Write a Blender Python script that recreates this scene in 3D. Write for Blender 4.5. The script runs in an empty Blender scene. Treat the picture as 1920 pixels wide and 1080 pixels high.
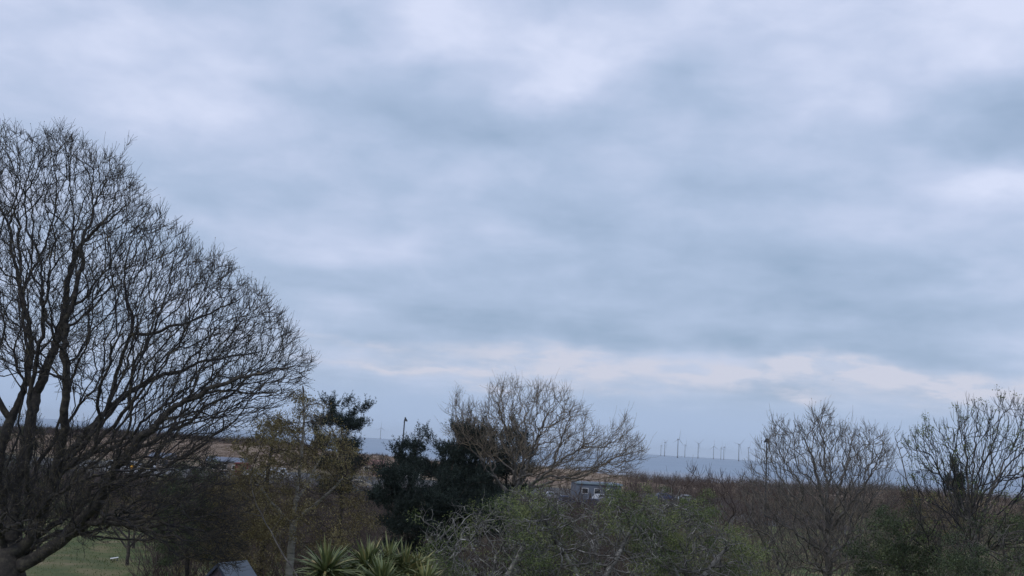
import bpy, math, random
import numpy as np
from mathutils import Vector, Matrix

S = bpy.context.scene
COL = S.collection
rng = np.random.default_rng(11)
PI = math.pi

# ------------------------------------------------------------------ camera
CAM = np.array([0.0, 0.0, 9.5]); FPX = 2000.0
PITCH = math.atan(294.5 / 2000.0); ROLL = math.radians(3.39)
Fv = np.array([0, math.cos(PITCH), math.sin(PITCH)])
_r0 = np.array([1.0, 0, 0]); _u0 = np.array([0, -math.sin(PITCH), math.cos(PITCH)])
Rv = math.cos(ROLL) * _r0 + math.sin(ROLL) * _u0
Uv = -math.sin(ROLL) * _r0 + math.cos(ROLL) * _u0
cam_d = bpy.data.cameras.new('camera'); cam = bpy.data.objects.new('camera', cam_d); COL.objects.link(cam)
cam_d.sensor_width = 36.0; cam_d.lens = 36.0 * FPX / 1920.0
cam_d.clip_start = 0.1; cam_d.clip_end = 200000
cam.matrix_world = Matrix(((Rv[0], Uv[0], -Fv[0], CAM[0]), (Rv[1], Uv[1], -Fv[1], CAM[1]), (Rv[2], Uv[2], -Fv[2], CAM[2]), (0, 0, 0, 1)))
S.camera = cam

def P(px, py, Y):
    """world point seen at photo pixel (px,py) standing at distance Y"""
    px = np.asarray(px, float); py = np.asarray(py, float); Y = np.asarray(Y, float)
    d = Fv * FPX + np.multiply.outer(px - 960, Rv) - np.multiply.outer(py - 540, Uv)
    return CAM + d * (Y / d[..., 1])[..., None]
def azel(px, py):
    d = Fv * FPX + (px - 960) * Rv - (py - 540) * Uv; d /= np.linalg.norm(d)
    return math.atan2(d[0], d[1]), math.asin(d[2])

# ------------------------------------------------------------------ light
SUN_EL, SUN_AZ = math.radians(42), math.radians(215)      # azimuth clockwise from +Y (behind the camera, left)
w = bpy.data.worlds.new('World'); S.world = w; w.use_nodes = True
nt = w.node_tree; nt.nodes.clear(); N = nt.nodes; L = nt.links
def nd(t, **k):
    n = N.new(t)
    for a, b in k.items(): setattr(n, a, b)
    return n
def mth(op, a, b=None, c=None, clamp=False):
    n = nd('ShaderNodeMath', operation=op); n.use_clamp = clamp
    for i, v in enumerate((a, b, c)):
        if v is None: continue
        if isinstance(v, (int, float)): n.inputs[i].default_value = v
        else: L.new(v, n.inputs[i])
    return n.outputs[0]
def comb(x, y, z=0.0):
    n = nd('ShaderNodeCombineXYZ')
    for i, v in enumerate((x, y, z)):
        if isinstance(v, (int, float)): n.inputs[i].default_value = v
        else: L.new(v, n.inputs[i])
    return n.outputs[0]
def mapr(v, a, b, c, d, smooth=True):
    n = nd('ShaderNodeMapRange'); n.interpolation_type = 'SMOOTHSTEP' if smooth else 'LINEAR'
    L.new(v, n.inputs[0])
    for i, q in enumerate((a, b, c, d)): n.inputs[i + 1].default_value = q
    return n.outputs[0]
sky = nd('ShaderNodeTexSky', sky_type='NISHITA'); sky.sun_disc = False
sky.sun_elevation = SUN_EL; sky.sun_rotation = SUN_AZ; sky.air_density = 1.3; sky.dust_density = 1.5
tc = nd('ShaderNodeTexCoord'); sp = nd('ShaderNodeSeparateXYZ'); L.new(tc.outputs['Generated'], sp.inputs[0])
X_, Y_, Z_ = sp.outputs
Zc = mth('MAXIMUM', Z_, 0.0)
az = mth('ARCTAN2', X_, Y_); el = mth('ARCSINE', Z_)
den = mth('ADD', Zc, 0.13)
u = mth('DIVIDE', X_, den); v = mth('DIVIDE', Y_, den)
def noise(vec, scale, detail, rough, dist=0.0):
    n = nd('ShaderNodeTexNoise'); L.new(vec, n.inputs['Vector']); n.inputs['Scale'].default_value = scale
    n.inputs['Detail'].default_value = detail; n.inputs['Roughness'].default_value = rough; n.inputs['Distortion'].default_value = dist
    return n
uv = comb(u, mth('MULTIPLY', v, 1.15), 0.0)
n1 = noise(uv, 1.1, 5, 0.52, 0.35).outputs['Fac']
n2 = noise(comb(u, v, 7.3), 3.2, 5, 0.55, 0.2).outputs['Fac']
wn = noise(comb(mth('MULTIPLY', az, 5.0), mth('MULTIPLY', el, 9.0), 3.1), 1.6, 4, 0.55)
wsep = nd('ShaderNodeSeparateXYZ'); L.new(wn.outputs['Color'], wsep.inputs[0])
azw = mth('ADD', az, mth('MULTIPLY', mth('SUBTRACT', wsep.outputs[0], 0.5), 0.13))
elw = mth('ADD', el, mth('MULTIPLY', mth('SUBTRACT', wsep.outputs[1], 0.5), 0.055))
def blobs(lst):
    tot = None
    for (px, py, rx, ry, amp) in lst:
        a, e = azel(px, py)
        # photo tilt: turn into the tilted axes of the cloud bands
        dx = mth('MULTIPLY', mth('SUBTRACT', azw, a), 2000.0 / rx); dy = mth('MULTIPLY', mth('SUBTRACT', elw, e), 2000.0 / ry)
        d = mth('SQRT', mth('ADD', mth('MULTIPLY', dx, dx), mth('MULTIPLY', dy, dy)))
        s = mapr(d, 0.0, 1.0, amp, 0.0)
        tot = s if tot is None else mth('ADD', tot, s)
    return tot
B = blobs([
    (870, 50, 230, 110, .42), (1090, 110, 210, 150, .40), (1040, 190, 150, 70, .22), (300, 120, 560, 210, .20), (1880, 10, 320, 170, .40),
    (1430, 10, 420, 90, .26), (1560, 150, 320, 120, .26), (1870, 335, 200, 80, .36), (1400, 310, 260, 60, .14), (330, 210, 330, 100, .12),
    (1930, 210, 260, 110, -.40), (700, 190, 270, 110, -.26), (960, 245, 330, 90, -.34), (1270, 170, 190, 120, -.16), (560, 420, 260, 150, .06),
    (1080, 440, 190, 70, -.26), (900, 560, 420, 60, -.14), (1500, 520, 420, 90, -.30), (1650, 590, 600, 60, -.22), (1050, 600, 360, 40, -.24),
    (1250, 640, 500, 38, -.24), (1640, 660, 420, 40, -.20), (1400, 400, 330, 60, .12), (1270, 350, 420, 160, -.10), (700, 480, 240, 60, .14),
    (1900, 480, 160, 60, .10), (1800, 620, 300, 40, .10)])
n3 = noise(comb(mth('MULTIPLY', u, 1.0), v, 2.7), 7.0, 6, 0.62, 0.5).outputs['Fac']
n4 = noise(comb(mth('MULTIPLY', az, 9.0), mth('MULTIPLY', el, 17.0), 5.7), 1.6, 6, 0.5, 0.25).outputs['Fac']
base0 = mth('ADD', mth('MULTIPLY', mth('SUBTRACT', n3, 0.5), 0.12), mth('MULTIPLY', mth('SUBTRACT', n4, 0.5), 0.62))
base = mth('ADD', mth('MULTIPLY', mth('SUBTRACT', n1, 0.5), .85), mth('MULTIPLY', mth('SUBTRACT', n2, 0.5), 0.42))
vert = mapr(el, 0.06, 0.45, 0.44, 0.66, False)
t = mth('ADD', mth('ADD', mth('ADD', base, base0), vert), B)
# cloud tones
cr = nd('ShaderNodeValToRGB'); L.new(t, cr.inputs[0]); e = cr.color_ramp.elements
e[0].position = 0.0; e[0].color = (.305, .415, .590, 1); e[1].position = 1.0; e[1].color = (.71, .77, .97, 1)
k = cr.color_ramp.elements.new(0.45); k.color = (.437, .542, .742, 1)
k = cr.color_ramp.elements.new(0.75); k.color = (.562, .643, .852, 1)
# clear pale blue strip above the sea
clear = mapr(mth('ADD', el, mth('MULTIPLY', mth('SUBTRACT', n2, 0.5), 0.02)), 0.028, 0.062, 1.0, 0.0)
mixc = nd('ShaderNodeMix', data_type='RGBA'); L.new(clear, mixc.inputs[0]); L.new(cr.outputs[0], mixc.inputs[6]); mixc.inputs[7].default_value = (.400, .520, .745, 1)
# low band of pinkish sunlit cloud
pk = blobs([(1300, 700, 900, 50, .25), (800, 675, 500, 40, .3), (1000, 655, 340, 24, .7), (700, 640, 220, 13, .45), (690, 680, 300, 12, .45), (880, 690, 320, 24, .55), (1200, 690, 420, 34, .75), (900, 722, 90, 16, .9), (1160, 725, 110, 18, .5),
            (1540, 692, 170, 26, .85), (1660, 715, 330, 34, .95), (1880, 735, 260, 40, .9), (1370, 720, 170, 34, .8), (1490, 752, 70, 11, .6), (1560, 745, 420, 26, .35)])
pkn = mth('MULTIPLY', pk, mapr(noise(comb(mth('MULTIPLY', az, 14.0), mth('MULTIPLY', el, 50.0), 1.0), 1.7, 6, 0.6).outputs['Fac'], 0.32, 0.62, 0.28, 1.2), clamp=True)
mixp = nd('ShaderNodeMix', data_type='RGBA'); L.new(pkn, mixp.inputs[0]); L.new(mixc.outputs[2], mixp.inputs[6]); mixp.inputs[7].default_value = (.625, .650, .785, 1)
scl = nd('ShaderNodeVectorMath', operation='SCALE'); L.new(mixp.outputs[2], scl.inputs[0]); scl.inputs['Scale'].default_value = 10.0
mixs = nd('ShaderNodeMix', data_type='RGBA'); mixs.inputs[0].default_value = 0.94; L.new(sky.outputs[0], mixs.inputs[6]); L.new(scl.outputs[0], mixs.inputs[7])
bg = nd('ShaderNodeBackground'); L.new(mixs.outputs[2], bg.inputs[0]); bg.inputs[1].default_value = 0.1
wo = nd('ShaderNodeOutputWorld'); L.new(bg.outputs[0], wo.inputs[0])
sun_d = bpy.data.lights.new('sun', 'SUN'); sun_d.energy = 1.1; sun_d.angle = math.radians(14); sun_d.color = (1, .96, .9)
sun = bpy.data.objects.new('sun', sun_d); COL.objects.link(sun)
sd = Vector((math.sin(SUN_AZ) * math.cos(SUN_EL), math.cos(SUN_AZ) * math.cos(SUN_EL), math.sin(SUN_EL)))
sun.rotation_euler = sd.to_track_quat('Z', 'Y').to_euler()
S.view_settings.view_transform = 'Standard'; S.view_settings.look = 'None'; S.view_settings.exposure = 0.0; S.view_settings.gamma = 1.0
S.cycles.volume_bounces = 0; S.cycles.transparent_max_bounces = 8; S.cycles.max_bounces = 6

# ------------------------------------------------------------------ materials
MATS = {}
def mat(name, col, rough=0.9, var=None, scale=3.0, bump=0.0, bscale=20.0, metal=0.0, spec=0.3, attr=False, detail=6, stretch=None, cols=None):
    m = bpy.data.materials.new(name); m.use_nodes = True; t = m.node_tree; b = t.nodes['Principled BSDF']
    b.inputs['Roughness'].default_value = rough; b.inputs['Metallic'].default_value = metal; b.inputs['Specular IOR Level'].default_value = spec
    b.inputs['Base Color'].default_value = (*col, 1)
    if attr:
        a = t.nodes.new('ShaderNodeAttribute'); a.attribute_name = 'v'; src = a.outputs['Fac']
    elif var:
        tcn = t.nodes.new('ShaderNodeTexCoord'); mp = t.nodes.new('ShaderNodeMapping'); t.links.new(tcn.outputs['Object'], mp.inputs[0])
        if stretch: mp.inputs['Scale'].default_value = stretch
        n = t.nodes.new('ShaderNodeTexNoise'); n.inputs['Scale'].default_value = scale; n.inputs['Detail'].default_value = detail; n.inputs['Roughness'].default_value = .62
        t.links.new(mp.outputs[0], n.inputs['Vector'])
        mr = t.nodes.new('ShaderNodeMapRange'); t.links.new(n.outputs['Fac'], mr.inputs[0]); mr.inputs[1].default_value = .3; mr.inputs[2].default_value = .7; src = mr.outputs[0]
    if attr or var:
        r = t.nodes.new('ShaderNodeValToRGB'); t.links.new(src, r.inputs[0])
        cl = cols or [col, var]
        r.color_ramp.elements[0].color = (*cl[0], 1); r.color_ramp.elements[1].color = (*cl[-1], 1)
        for i, c in enumerate(cl[1:-1]):
            q = r.color_ramp.elements.new((i + 1) / (len(cl) - 1)); q.color = (*c, 1)
        t.links.new(r.outputs[0], b.inputs['Base Color'])
    if bump:
        n = t.nodes.new('ShaderNodeTexNoise'); n.inputs['Scale'].default_value = bscale; n.inputs['Detail'].default_value = 5
        tcn = t.nodes.new('ShaderNodeTexCoord'); t.links.new(tcn.outputs['Object'], n.inputs['Vector'])
        bp = t.nodes.new('ShaderNodeBump'); bp.inputs['Strength'].default_value = bump; bp.inputs['Distance'].default_value = .03
        t.links.new(n.outputs['Fac'], bp.inputs['Height']); t.links.new(bp.outputs[0], b.inputs['Normal'])
    MATS[name] = m
    return m
M_oak = mat('oak_bark', (.030, .027, .026), .95, var=(.075, .066, .058), scale=5, bump=.8, bscale=14, cols=[(.028, .026, .026), (.05, .045, .042), (.10, .09, .07)])
M_oaktwig = mat('oak_twig', (.035, .032, .034), .9, attr=True, cols=[(.030, .030, .036), (.050, .046, .045), (.15, .125, .075)])
M_grey = mat('grey_bark', (.07, .065, .062), .95, var=(.15, .14, .13), scale=4, bump=.5, cols=[(.06, .055, .055), (.11, .10, .095), (.20, .19, .17)])
M_greytwig = mat('grey_twig', (.09, .08, .075), .9, attr=True, cols=[(.07, .065, .066), (.12, .11, .10), (.24, .20, .15)])
M_browntwig = mat('brown_twig', (.1, .08, .07), .9, attr=True, cols=[(.075, .062, .055), (.14, .115, .09), (.27, .22, .15)])
M_lichen = mat('lichen_bark', (.13, .13, .13), .95, attr=True, cols=[(.06, .056, .054), (.14, .135, .13), (.32, .31, .30)])
M_lichenbark = mat('lichen_crusted_bark', (.2, .19, .18), .95, var=(.34, .33, .31), scale=5, cols=[(.10, .095, .09), (.22, .21, .20), (.38, .37, .35)])
M_birch = mat('birch_bark', (.30, .28, .25), .8, var=(.08, .07, .06), scale=2.5, stretch=(1, 1, 5), cols=[(.10, .09, .08), (.27, .25, .22), (.36, .34, .30)])
M_birchtwig = mat('birch_twig', (.07, .055, .045), .9, attr=True, cols=[(.05, .04, .038), (.10, .075, .055)])
M_birchleaf = mat('birch_catkins', (.13, .11, .04), .8, attr=True, cols=[(.095, .070, .035), (.17, .135, .06), (.26, .215, .10), (.34, .29, .14)])
M_needle = mat('pine_needles', (.02, .035, .025), .85, attr=True, cols=[(.009, .015, .015), (.018, .029, .025), (.042, .060, .045)])
M_haw = mat('hawthorn_leaves', (.06, .10, .03), .8, attr=True, cols=[(.038, .060, .025), (.085, .116, .042), (.15, .18, .068), (.25, .265, .12)])
M_dark = mat('evergreen_leaves', (.03, .05, .025), .8, attr=True, cols=[(.030, .044, .026), (.055, .075, .038), (.10, .12, .055)])
M_olive = mat('budding_leaves', (.12, .12, .04), .8, attr=True, cols=[(.07, .058, .03), (.14, .115, .055), (.24, .20, .09)])
M_scrub = mat('scrub_stems', (.09, .065, .055), .95, attr=True, cols=[(.045, .034, .036), (.085, .062, .055), (.13, .10, .08), (.20, .165, .12)])
M_straw = mat('dune_grass_blades', (.3, .24, .16), .95, attr=True, cols=[(.13, .092, .07), (.22, .16, .115), (.34, .27, .20)])
M_grassb = mat('meadow_grass_blades', (.08, .1, .04), .95, attr=True, cols=[(.07, .095, .035), (.12, .14, .055), (.22, .20, .10)])
M_palm = mat('palm_leaves', (.09, .13, .05), .55, attr=True, cols=[(.045, .072, .03), (.105, .135, .05), (.20, .21, .08), (.36, .28, .13)], spec=.5)
M_palmdry = mat('dry_palm_leaves', (.3, .2, .1), .8, attr=True, cols=[(.24, .16, .09), (.40, .29, .15)])
M_palmbark = mat('palm_bark', (.13, .10, .08), .95, var=(.22, .18, .14), scale=6, bump=.6)
M_white = mat('white_paint', (.78, .78, .80), .45, var=(.70, .70, .72), scale=2)
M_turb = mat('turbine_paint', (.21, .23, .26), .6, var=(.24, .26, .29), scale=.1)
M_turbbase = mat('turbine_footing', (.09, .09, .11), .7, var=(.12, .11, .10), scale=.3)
M_glass = mat('dark_glass', (.02, .025, .03), .12, spec=.6)
M_tyre = mat('tyre_rubber', (.02, .02, .02), .9)
M_rim = mat('wheel_rim', (.35, .36, .38), .4, metal=.8)
M_lampp = mat('lamp_post_paint', (.035, .04, .055), .6, var=(.05, .055, .07), scale=1)
M_lampglass = mat('lamp_lens', (.35, .36, .38), .3)

# ------------------------------------------------------------------ mesh helpers
def link(name, me, m, parent=None):
    me.name = name
    o = bpy.data.objects.new(name, me); COL.objects.link(o)
    if m is not None:
        for q in (m if isinstance(m, (list, tuple)) else [m]): me.materials.append(q)
    if parent is not None:
        o.parent = parent; me.transform(Matrix.Translation(-parent.location))
    return o
def mesh_np(name, V, F, m, parent=None, attr=None, smooth=False):
    """V (n,3), F (k,3|4) ; attr per face"""
    me = bpy.data.meshes.new(name); V = np.asarray(V, np.float32); F = np.asarray(F, np.int32); k = F.shape[1]
    me.vertices.add(len(V)); me.vertices.foreach_set('co', V.ravel())
    me.loops.add(F.size); me.loops.foreach_set('vertex_index', F.ravel())
    me.polygons.add(len(F)); me.polygons.foreach_set('loop_start', np.arange(0, F.size, k, dtype=np.int32))
    if attr is not None:
        a = me.attributes.new('v', 'FLOAT', 'FACE'); a.data.foreach_set('value', np.asarray(attr, np.float32))
    me.update(calc_edges=True)
    if smooth: me.polygons.foreach_set('use_smooth', np.ones(len(F), bool))
    me.validate()
    return link(name, me, m, parent)
def tag(o, label, cat, group=None, kind=None):
    if label: o['label'] = label
    if cat: o['category'] = cat
    if group: o['group'] = group
    if kind: o['kind'] = kind
    return o
def empty(name, loc, label, cat, group=None):
    o = bpy.data.objects.new(name, None); COL.objects.link(o); o.location = Vector([float(q) for q in loc]); o.empty_display_size = .3
    return tag(o, label, cat, group)
def nrm(a):
    return a / np.maximum(np.linalg.norm(a, axis=-1, keepdims=True), 1e-9)
def tubes(P0, P1, D0, D1, R0, R1, n):
    E = nrm(P1 - P0); ref = np.where(np.abs(E[:, 2:3]) > .8, np.array([[1.0, 0, 0]]), np.array([[0, 0, 1.0]]))
    out = []
    for Pq, D, R in ((P0, D0, R0), (P1, D1, R1)):
        D = nrm(D); A = nrm(np.cross(ref, D)); Bq = np.cross(D, A)
        ang = np.arange(n) * 2 * PI / n
        ring = Pq[:, None, :] + R[:, None, None] * (A[:, None, :] * np.cos(ang)[None, :, None] + Bq[:, None, :] * np.sin(ang)[None, :, None])
        out.append(ring)
    V = np.concatenate(out, 1).reshape(-1, 3); m = len(P0)
    i = np.arange(n); j = (i + 1) % n
    q = np.stack([i, j, j + n, i + n], 1)
    F = (np.arange(m)[:, None, None] * 2 * n + q[None]).reshape(-1, 4)
    return V, F
def merge(parts):
    Vs, Fs, As, o = [], [], [], 0
    for V, F, A in parts:
        Vs.append(V); Fs.append(F + o); As.append(A); o += len(V)
    return np.concatenate(Vs), np.concatenate(Fs), np.concatenate(As)
def leafquads(Pt, D, ln, wd, rg):
    """narrow diamond leaf from Pt along D"""
    n = len(Pt); D = nrm(D); S_ = nrm(np.cross(D, rg.normal(size=(n, 3)))); Nn = np.cross(D, S_)
    ln = np.broadcast_to(np.asarray(ln, float), (n,))[:, None]; wd = np.broadcast_to(np.asarray(wd, float), (n,))[:, None]
    V = np.stack([Pt, Pt + D * ln * .5 + S_ * wd * .5 + Nn * wd * .12, Pt + D * ln, Pt + D * ln * .5 - S_ * wd * .5 + Nn * wd * .12], 1).reshape(-1, 3)
    F = np.arange(n * 4).reshape(-1, 4)
    return V, F

def inpoly(x, y, poly):
    r = np.zeros(len(x), bool); k = len(poly); j = k - 1
    for i in range(k):
        xi, yi = poly[i]; xj, yj = poly[j]
        c = ((yi > y) != (yj > y)) & (x < (xj - xi) * (y - yi) / ((yj - yi) or 1e-9) + xi); r ^= c; j = i
    return r
def attract(poly, n, Y0, D, rg, xc=None, shell=0.0):
    """points of a crown volume: outline poly (photo pixels) given a real depth D metres front to back around Y0"""
    pa = np.array(poly, float); x0, y0 = pa.min(0); x1, y1 = pa.max(0); xs, ys, tot = [], [], 0
    while tot < n:
        x = rg.uniform(x0, x1, n * 2); y = rg.uniform(y0, y1, n * 2); wx = x + 11 * np.sin(y * .071 + 1.3 * np.sin(x * .043)) + 6 * np.sin(y * .19 + x * .11); wy = y + 11 * np.sin(x * .067 + 1.7 * np.sin(y * .037)) + 6 * np.sin(x * .21 - y * .07); m = inpoly(wx, wy, poly); xs.append(x[m]); ys.append(y[m]); tot += m.sum()
    x = np.concatenate(xs)[:n]; y = np.concatenate(ys)[:n]
    c = (x0 + x1) / 2 if xc is None else xc; hw = np.maximum((x1 - x0) / 2, 1)
    e = np.sqrt(np.clip(1 - (np.abs(x - c) / (hw * 1.1)) ** 2, .05, 1)) * np.sqrt(np.clip(1.15 - np.abs((y - (y0 + y1) / 2) / ((y1 - y0) / 2)) ** 3, .1, 1))
    off = rg.uniform(-1, 1, n) * D / 2 * e
    if shell: off = np.sign(off) * (np.abs(off) * (1 - shell) + shell * D / 2 * e)
    q = P(x, y, Y0 + off)
    g = np.sin(q[:, 0] * 1.25 + 1.1 * np.sin(q[:, 2] * .9)) * np.sin(q[:, 2] * 1.45 + q[:, 1] * .6 + 1) + .5 * np.sin(q[:, 1] * 1.7 + q[:, 0] * .7)
    return q[(g < .55) | (rg.random(n) < .3)]

def grow(seeds, A, rg, step=.3, di=3.0, dk=.4, bias=(0, 0, .12), jit=.25, iters=160, maxn=40000):
    """space colonisation. seeds: list of (polyline pts (k,3), r_start, r_end); returns pos, parent, given radius"""
    pos, par, giv = [], [], []
    for si, (pl, r0, r1) in enumerate(seeds):
        pl = np.asarray(pl, float)
        seg = np.linalg.norm(np.diff(pl, axis=0), axis=1); cum = np.r_[0, np.cumsum(seg)]; nn = max(2, int(cum[-1] / step) + 1)
        s = np.linspace(0, cum[-1], nn); q = np.stack([np.interp(s, cum, pl[:, a]) for a in range(3)], 1)
        for _ in range(2): q[1:-1] = (q[:-2] + 2 * q[1:-1] + q[2:]) / 4
        q[1:-1] += rg.normal(size=q[1:-1].shape) * step * .07
        if si == 0: last = -1; st = 0
        else:
            dd = np.linalg.norm(np.array(pos) - q[0], axis=1); last = int(dd.argmin()); st = 1
        for i in range(st, nn):
            pos.append(q[i]); par.append(last); last = len(pos) - 1; giv.append(r0 + (r1 - r0) * i / (nn - 1))
    n = len(pos); PO = np.zeros((maxn, 3)); PO[:n] = pos; PA = np.full(maxn, -1); PA[:n] = par; GV = np.zeros(maxn); GV[:n] = giv
    CH = np.zeros(maxn, int); bias = np.array(bias)
    near = np.zeros(len(A), int); nd_ = np.full(len(A), 1e9)
    def upd(a, b):
        for c0 in range(a, b, 300):
            q = PO[c0:min(b, c0 + 300)]; d = ((A[:, None, :] - q[None]) ** 2).sum(-1); k = d.argmin(1); dm = np.sqrt(d[np.arange(len(A)), k])
            m = dm < nd_; near[m] = k[m] + c0; nd_[m] = dm[m]
    upd(0, n); 
    for it in range(iters):
        keep = nd_ > dk; A = A[keep]; near = near[keep]; nd_ = nd_[keep]
        if not len(A): break
        act = nd_ < di * (1 + it * .03)
        if not act.any(): break
        d = nrm(A[act] - PO[near[act]]); idx = near[act]
        u_, inv = np.unique(idx, return_inverse=True); acc = np.zeros((len(u_), 3)); np.add.at(acc, inv, d)
        ok = CH[u_] < 3; u_ = u_[ok]; acc = acc[ok]
        if not len(u_): break
        dirv = nrm(nrm(acc) + bias + rg.normal(size=acc.shape) * jit); k = len(u_)
        if n + k > maxn: break
        PO[n:n + k] = PO[u_] + dirv * step; PA[n:n + k] = u_; CH[u_] += 1
        upd(n, n + k); n += k
    return PO[:n], PA[:n], GV[:n]

def stream(seeds, A, rg, step=.3, bf=.35, ang=1.2, origin=None, order_up=0.0, maxkid=3):
    """limbs given as polylines; crown points are joined one by one, outward, to the branch that reaches them with the least bend and path"""
    PO, PA, GV = grow(seeds, A[:0], rg, step=step, iters=0); n = len(PO); N_ = n + len(A)
    pos = np.zeros((N_, 3), np.float32); pos[:n] = PO; par = np.full(N_, -1); par[:n] = PA; gv = np.zeros(N_); gv[:n] = GV
    pl = np.zeros(N_, np.float32); dr = np.zeros((N_, 3), np.float32); dr[0] = (0, 0, 1); kid = np.zeros(N_, np.int32)
    for i in range(1, n):
        e = pos[i] - pos[par[i]]; l = max(1e-6, float(np.linalg.norm(e))); pl[i] = pl[par[i]] + l; dr[i] = e / l
    o = PO[0] if origin is None else origin
    dist = np.linalg.norm(A - o, axis=1) + order_up * (A[:, 2] - o[2]); A = A[np.argsort(dist)].astype(np.float32)
    for a in A:
        v = a - pos[:n]; d = np.sqrt((v * v).sum(1)) + 1e-5; c = (v * dr[:n]).sum(1) / d
        cost = d * (1 + ang * (1 - c)) + bf * pl[:n] + (kid[:n] > maxkid) * 2.0
        j = int(cost.argmin()); pos[n] = a; par[n] = j; pl[n] = pl[j] + d[j]; dr[n] = v[j] / d[j] * .75 + dr[j] * .25; dr[n] /= np.linalg.norm(dr[n]); kid[j] += 1; gv[n] = 0; n += 1
    return pos.astype(float), par, gv

def build_tree(name, label, cat, seeds, A, rg, rroot, rtip=.008, twig_r=.035, sprout=(1.0, .45, 3), up=.35, mt=None, mtw=None, lichen=.0, group=None,
               leaf=None, gp=None, smooth_it=2, tipr=.006, base=None, spread=.75, subs=.8, buds=0.0, wob=.22, rcap=.12, crook=.0, leaders=.06, clump=0, clr=1.0):
    gp = gp or {}
    ms = gp.pop('mst', None) if gp else None
    PO, PA, GV = stream(seeds, A, rg, **ms) if ms is not None else grow(seeds, A, rg, **gp)
    n = len(PO); has = PA >= 0; fix = GV > 0
    if ms is not None: smooth_it = 1
    # smoothing
    for _ in range(smooth_it):
        s = np.zeros_like(PO); c = np.zeros(n); np.add.at(s, PA[has], PO[has]); np.add.at(c, PA[has], 1)
        cm = np.where(c[:, None] > 0, s / np.maximum(c, 1)[:, None], PO); q = PO.copy()
        m = has & ~fix & (c > 0); q[m] = .5 * PO[m] + .25 * PO[PA[m]] + .25 * cm[m]; PO = q
    kids = np.zeros(n, int); np.add.at(kids, PA[has], 1); tips = kids == 0
    ex = max(1.7, math.log(max(tips.sum(), 3)) / math.log(rroot / rtip)); area = np.where(tips, rtip ** ex, 0.0)
    for i in range(n - 1, 0, -1):
        if PA[i] >= 0: area[PA[i]] += area[i]
    R = area ** (1 / ex); R = np.maximum(R, GV) if ms is None else np.where(fix, np.maximum(GV * .8, np.minimum(R, GV * 1.3)), np.minimum(R, rcap))
    for i in range(1, n):
        if not fix[i] and PA[i] >= 0: R[i] = min(R[i], R[PA[i]] * .97)
    big = np.full(n, -1); order = np.argsort(R)
    for i in order:
        if PA[i] >= 0: big[PA[i]] = i
    # direction per node
    D = np.zeros((n, 3)); D[has] = nrm(PO[has] - PO[PA[has]]); D0 = D.copy()
    mk = big >= 0; D[mk] = nrm(D0[mk] + nrm(PO[big[mk]] - PO[mk]))
    i1 = np.nonzero(has)[0]; p = PA[i1]; main = big[p] == i1
    r0 = np.where(main, R[p], np.minimum(R[p], R[i1] * 1.25)); Dp = np.where(main[:, None], D[p], D0[i1])
    Pp = PO[p]; Pc = PO[i1]; Dc = D[i1]; Rc = R[i1]; keyr = Rc
    if ms is not None:      # each link as a curve of three pieces
        Lk = np.linalg.norm(Pc - Pp, axis=1)[:, None]; sub = 3; qs = []; 
        off = rg.normal(size=(2, len(i1), 3)) * Lk[None] * crook
        for s_ in range(sub + 1):
            t_ = s_ / sub; h = (2 * t_**3 - 3 * t_**2 + 1, t_**3 - 2 * t_**2 + t_, -2 * t_**3 + 3 * t_**2, t_**3 - t_**2)
            qs.append(h[0] * Pp + h[1] * Lk * Dp * .9 + h[2] * Pc + h[3] * Lk * Dc * .9 + (off[s_ - 1] if 0 < s_ < sub else 0))
        tg = [Dp] + [nrm(qs[k + 1] - qs[k - 1]) for k in range(1, sub)] + [Dc]
        rr_ = [r0 + (Rc - r0) * k / sub for k in range(sub + 1)]
        Pp = np.concatenate(qs[:-1]); Pc = np.concatenate(qs[1:]); Dp = np.concatenate(tg[:-1]); Dc = np.concatenate(tg[1:]); r0 = np.concatenate(rr_[:-1]); Rc = np.concatenate(rr_[1:]); keyr = np.tile(keyr, sub)
    root = empty(name, base if base is not None else PO[0], label, cat, group)
    thick = keyr > twig_r; V, F = tubes(Pp[thick], Pc[thick], Dp[thick], Dc[thick], r0[thick], Rc[thick], 7)
    # root flare handled by seeds' radii
    mesh_np('trunk', V, F, mt, root, rg.random(len(F)) if 'attr' else None, smooth=True)
    parts = []
    th = ~thick; vv = rg.random(th.sum()) * .6
    V, F = tubes(Pp[th], Pc[th], Dp[th], Dc[th], r0[th], Rc[th], 4); parts.append((V, F, np.repeat(vv, 4)))
    # sprouts: short fine shoots along thin wood, curving upward
    dens, ln, segs = sprout; cand = i1[(R[i1] < twig_r * .9)]
    tipset = np.nonzero(tips)[0]
    src = np.concatenate([tipset, tipset, cand[rg.random(len(cand)) < min(1, dens)]] + ([cand[rg.random(len(cand)) < dens - 1]] if dens > 1 else []))
    tw_end, tw_dir = [], []
    def shoots(sp_, sd_, L_, r_, k_):
        m = len(sp_); pp = sp_; d = nrm(sd_ + rg.normal(size=(m, 3)) * spread * np.array([1, 1, .8])); prev = d; rr = r_
        for s_ in range(k_):
            d = nrm(d + np.array([0, 0, up]) + rg.normal(size=(m, 3)) * wob); q = pp + d * (L_ / k_)[:, None]; r2 = rr * .78
            V, F = tubes(pp, q, prev, d, rr, r2, 3); parts.append((V, F, np.repeat(rg.random(m) * .75, 3)))
            tw_end.append(q); tw_dir.append(d); pp = q; prev = d; rr = r2
        return pp, d
    L1 = ln * rg.uniform(.45, 1.25, len(src)); e1, d1 = shoots(PO[src], D[src], L1, np.full(len(src), tipr), segs)
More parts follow.
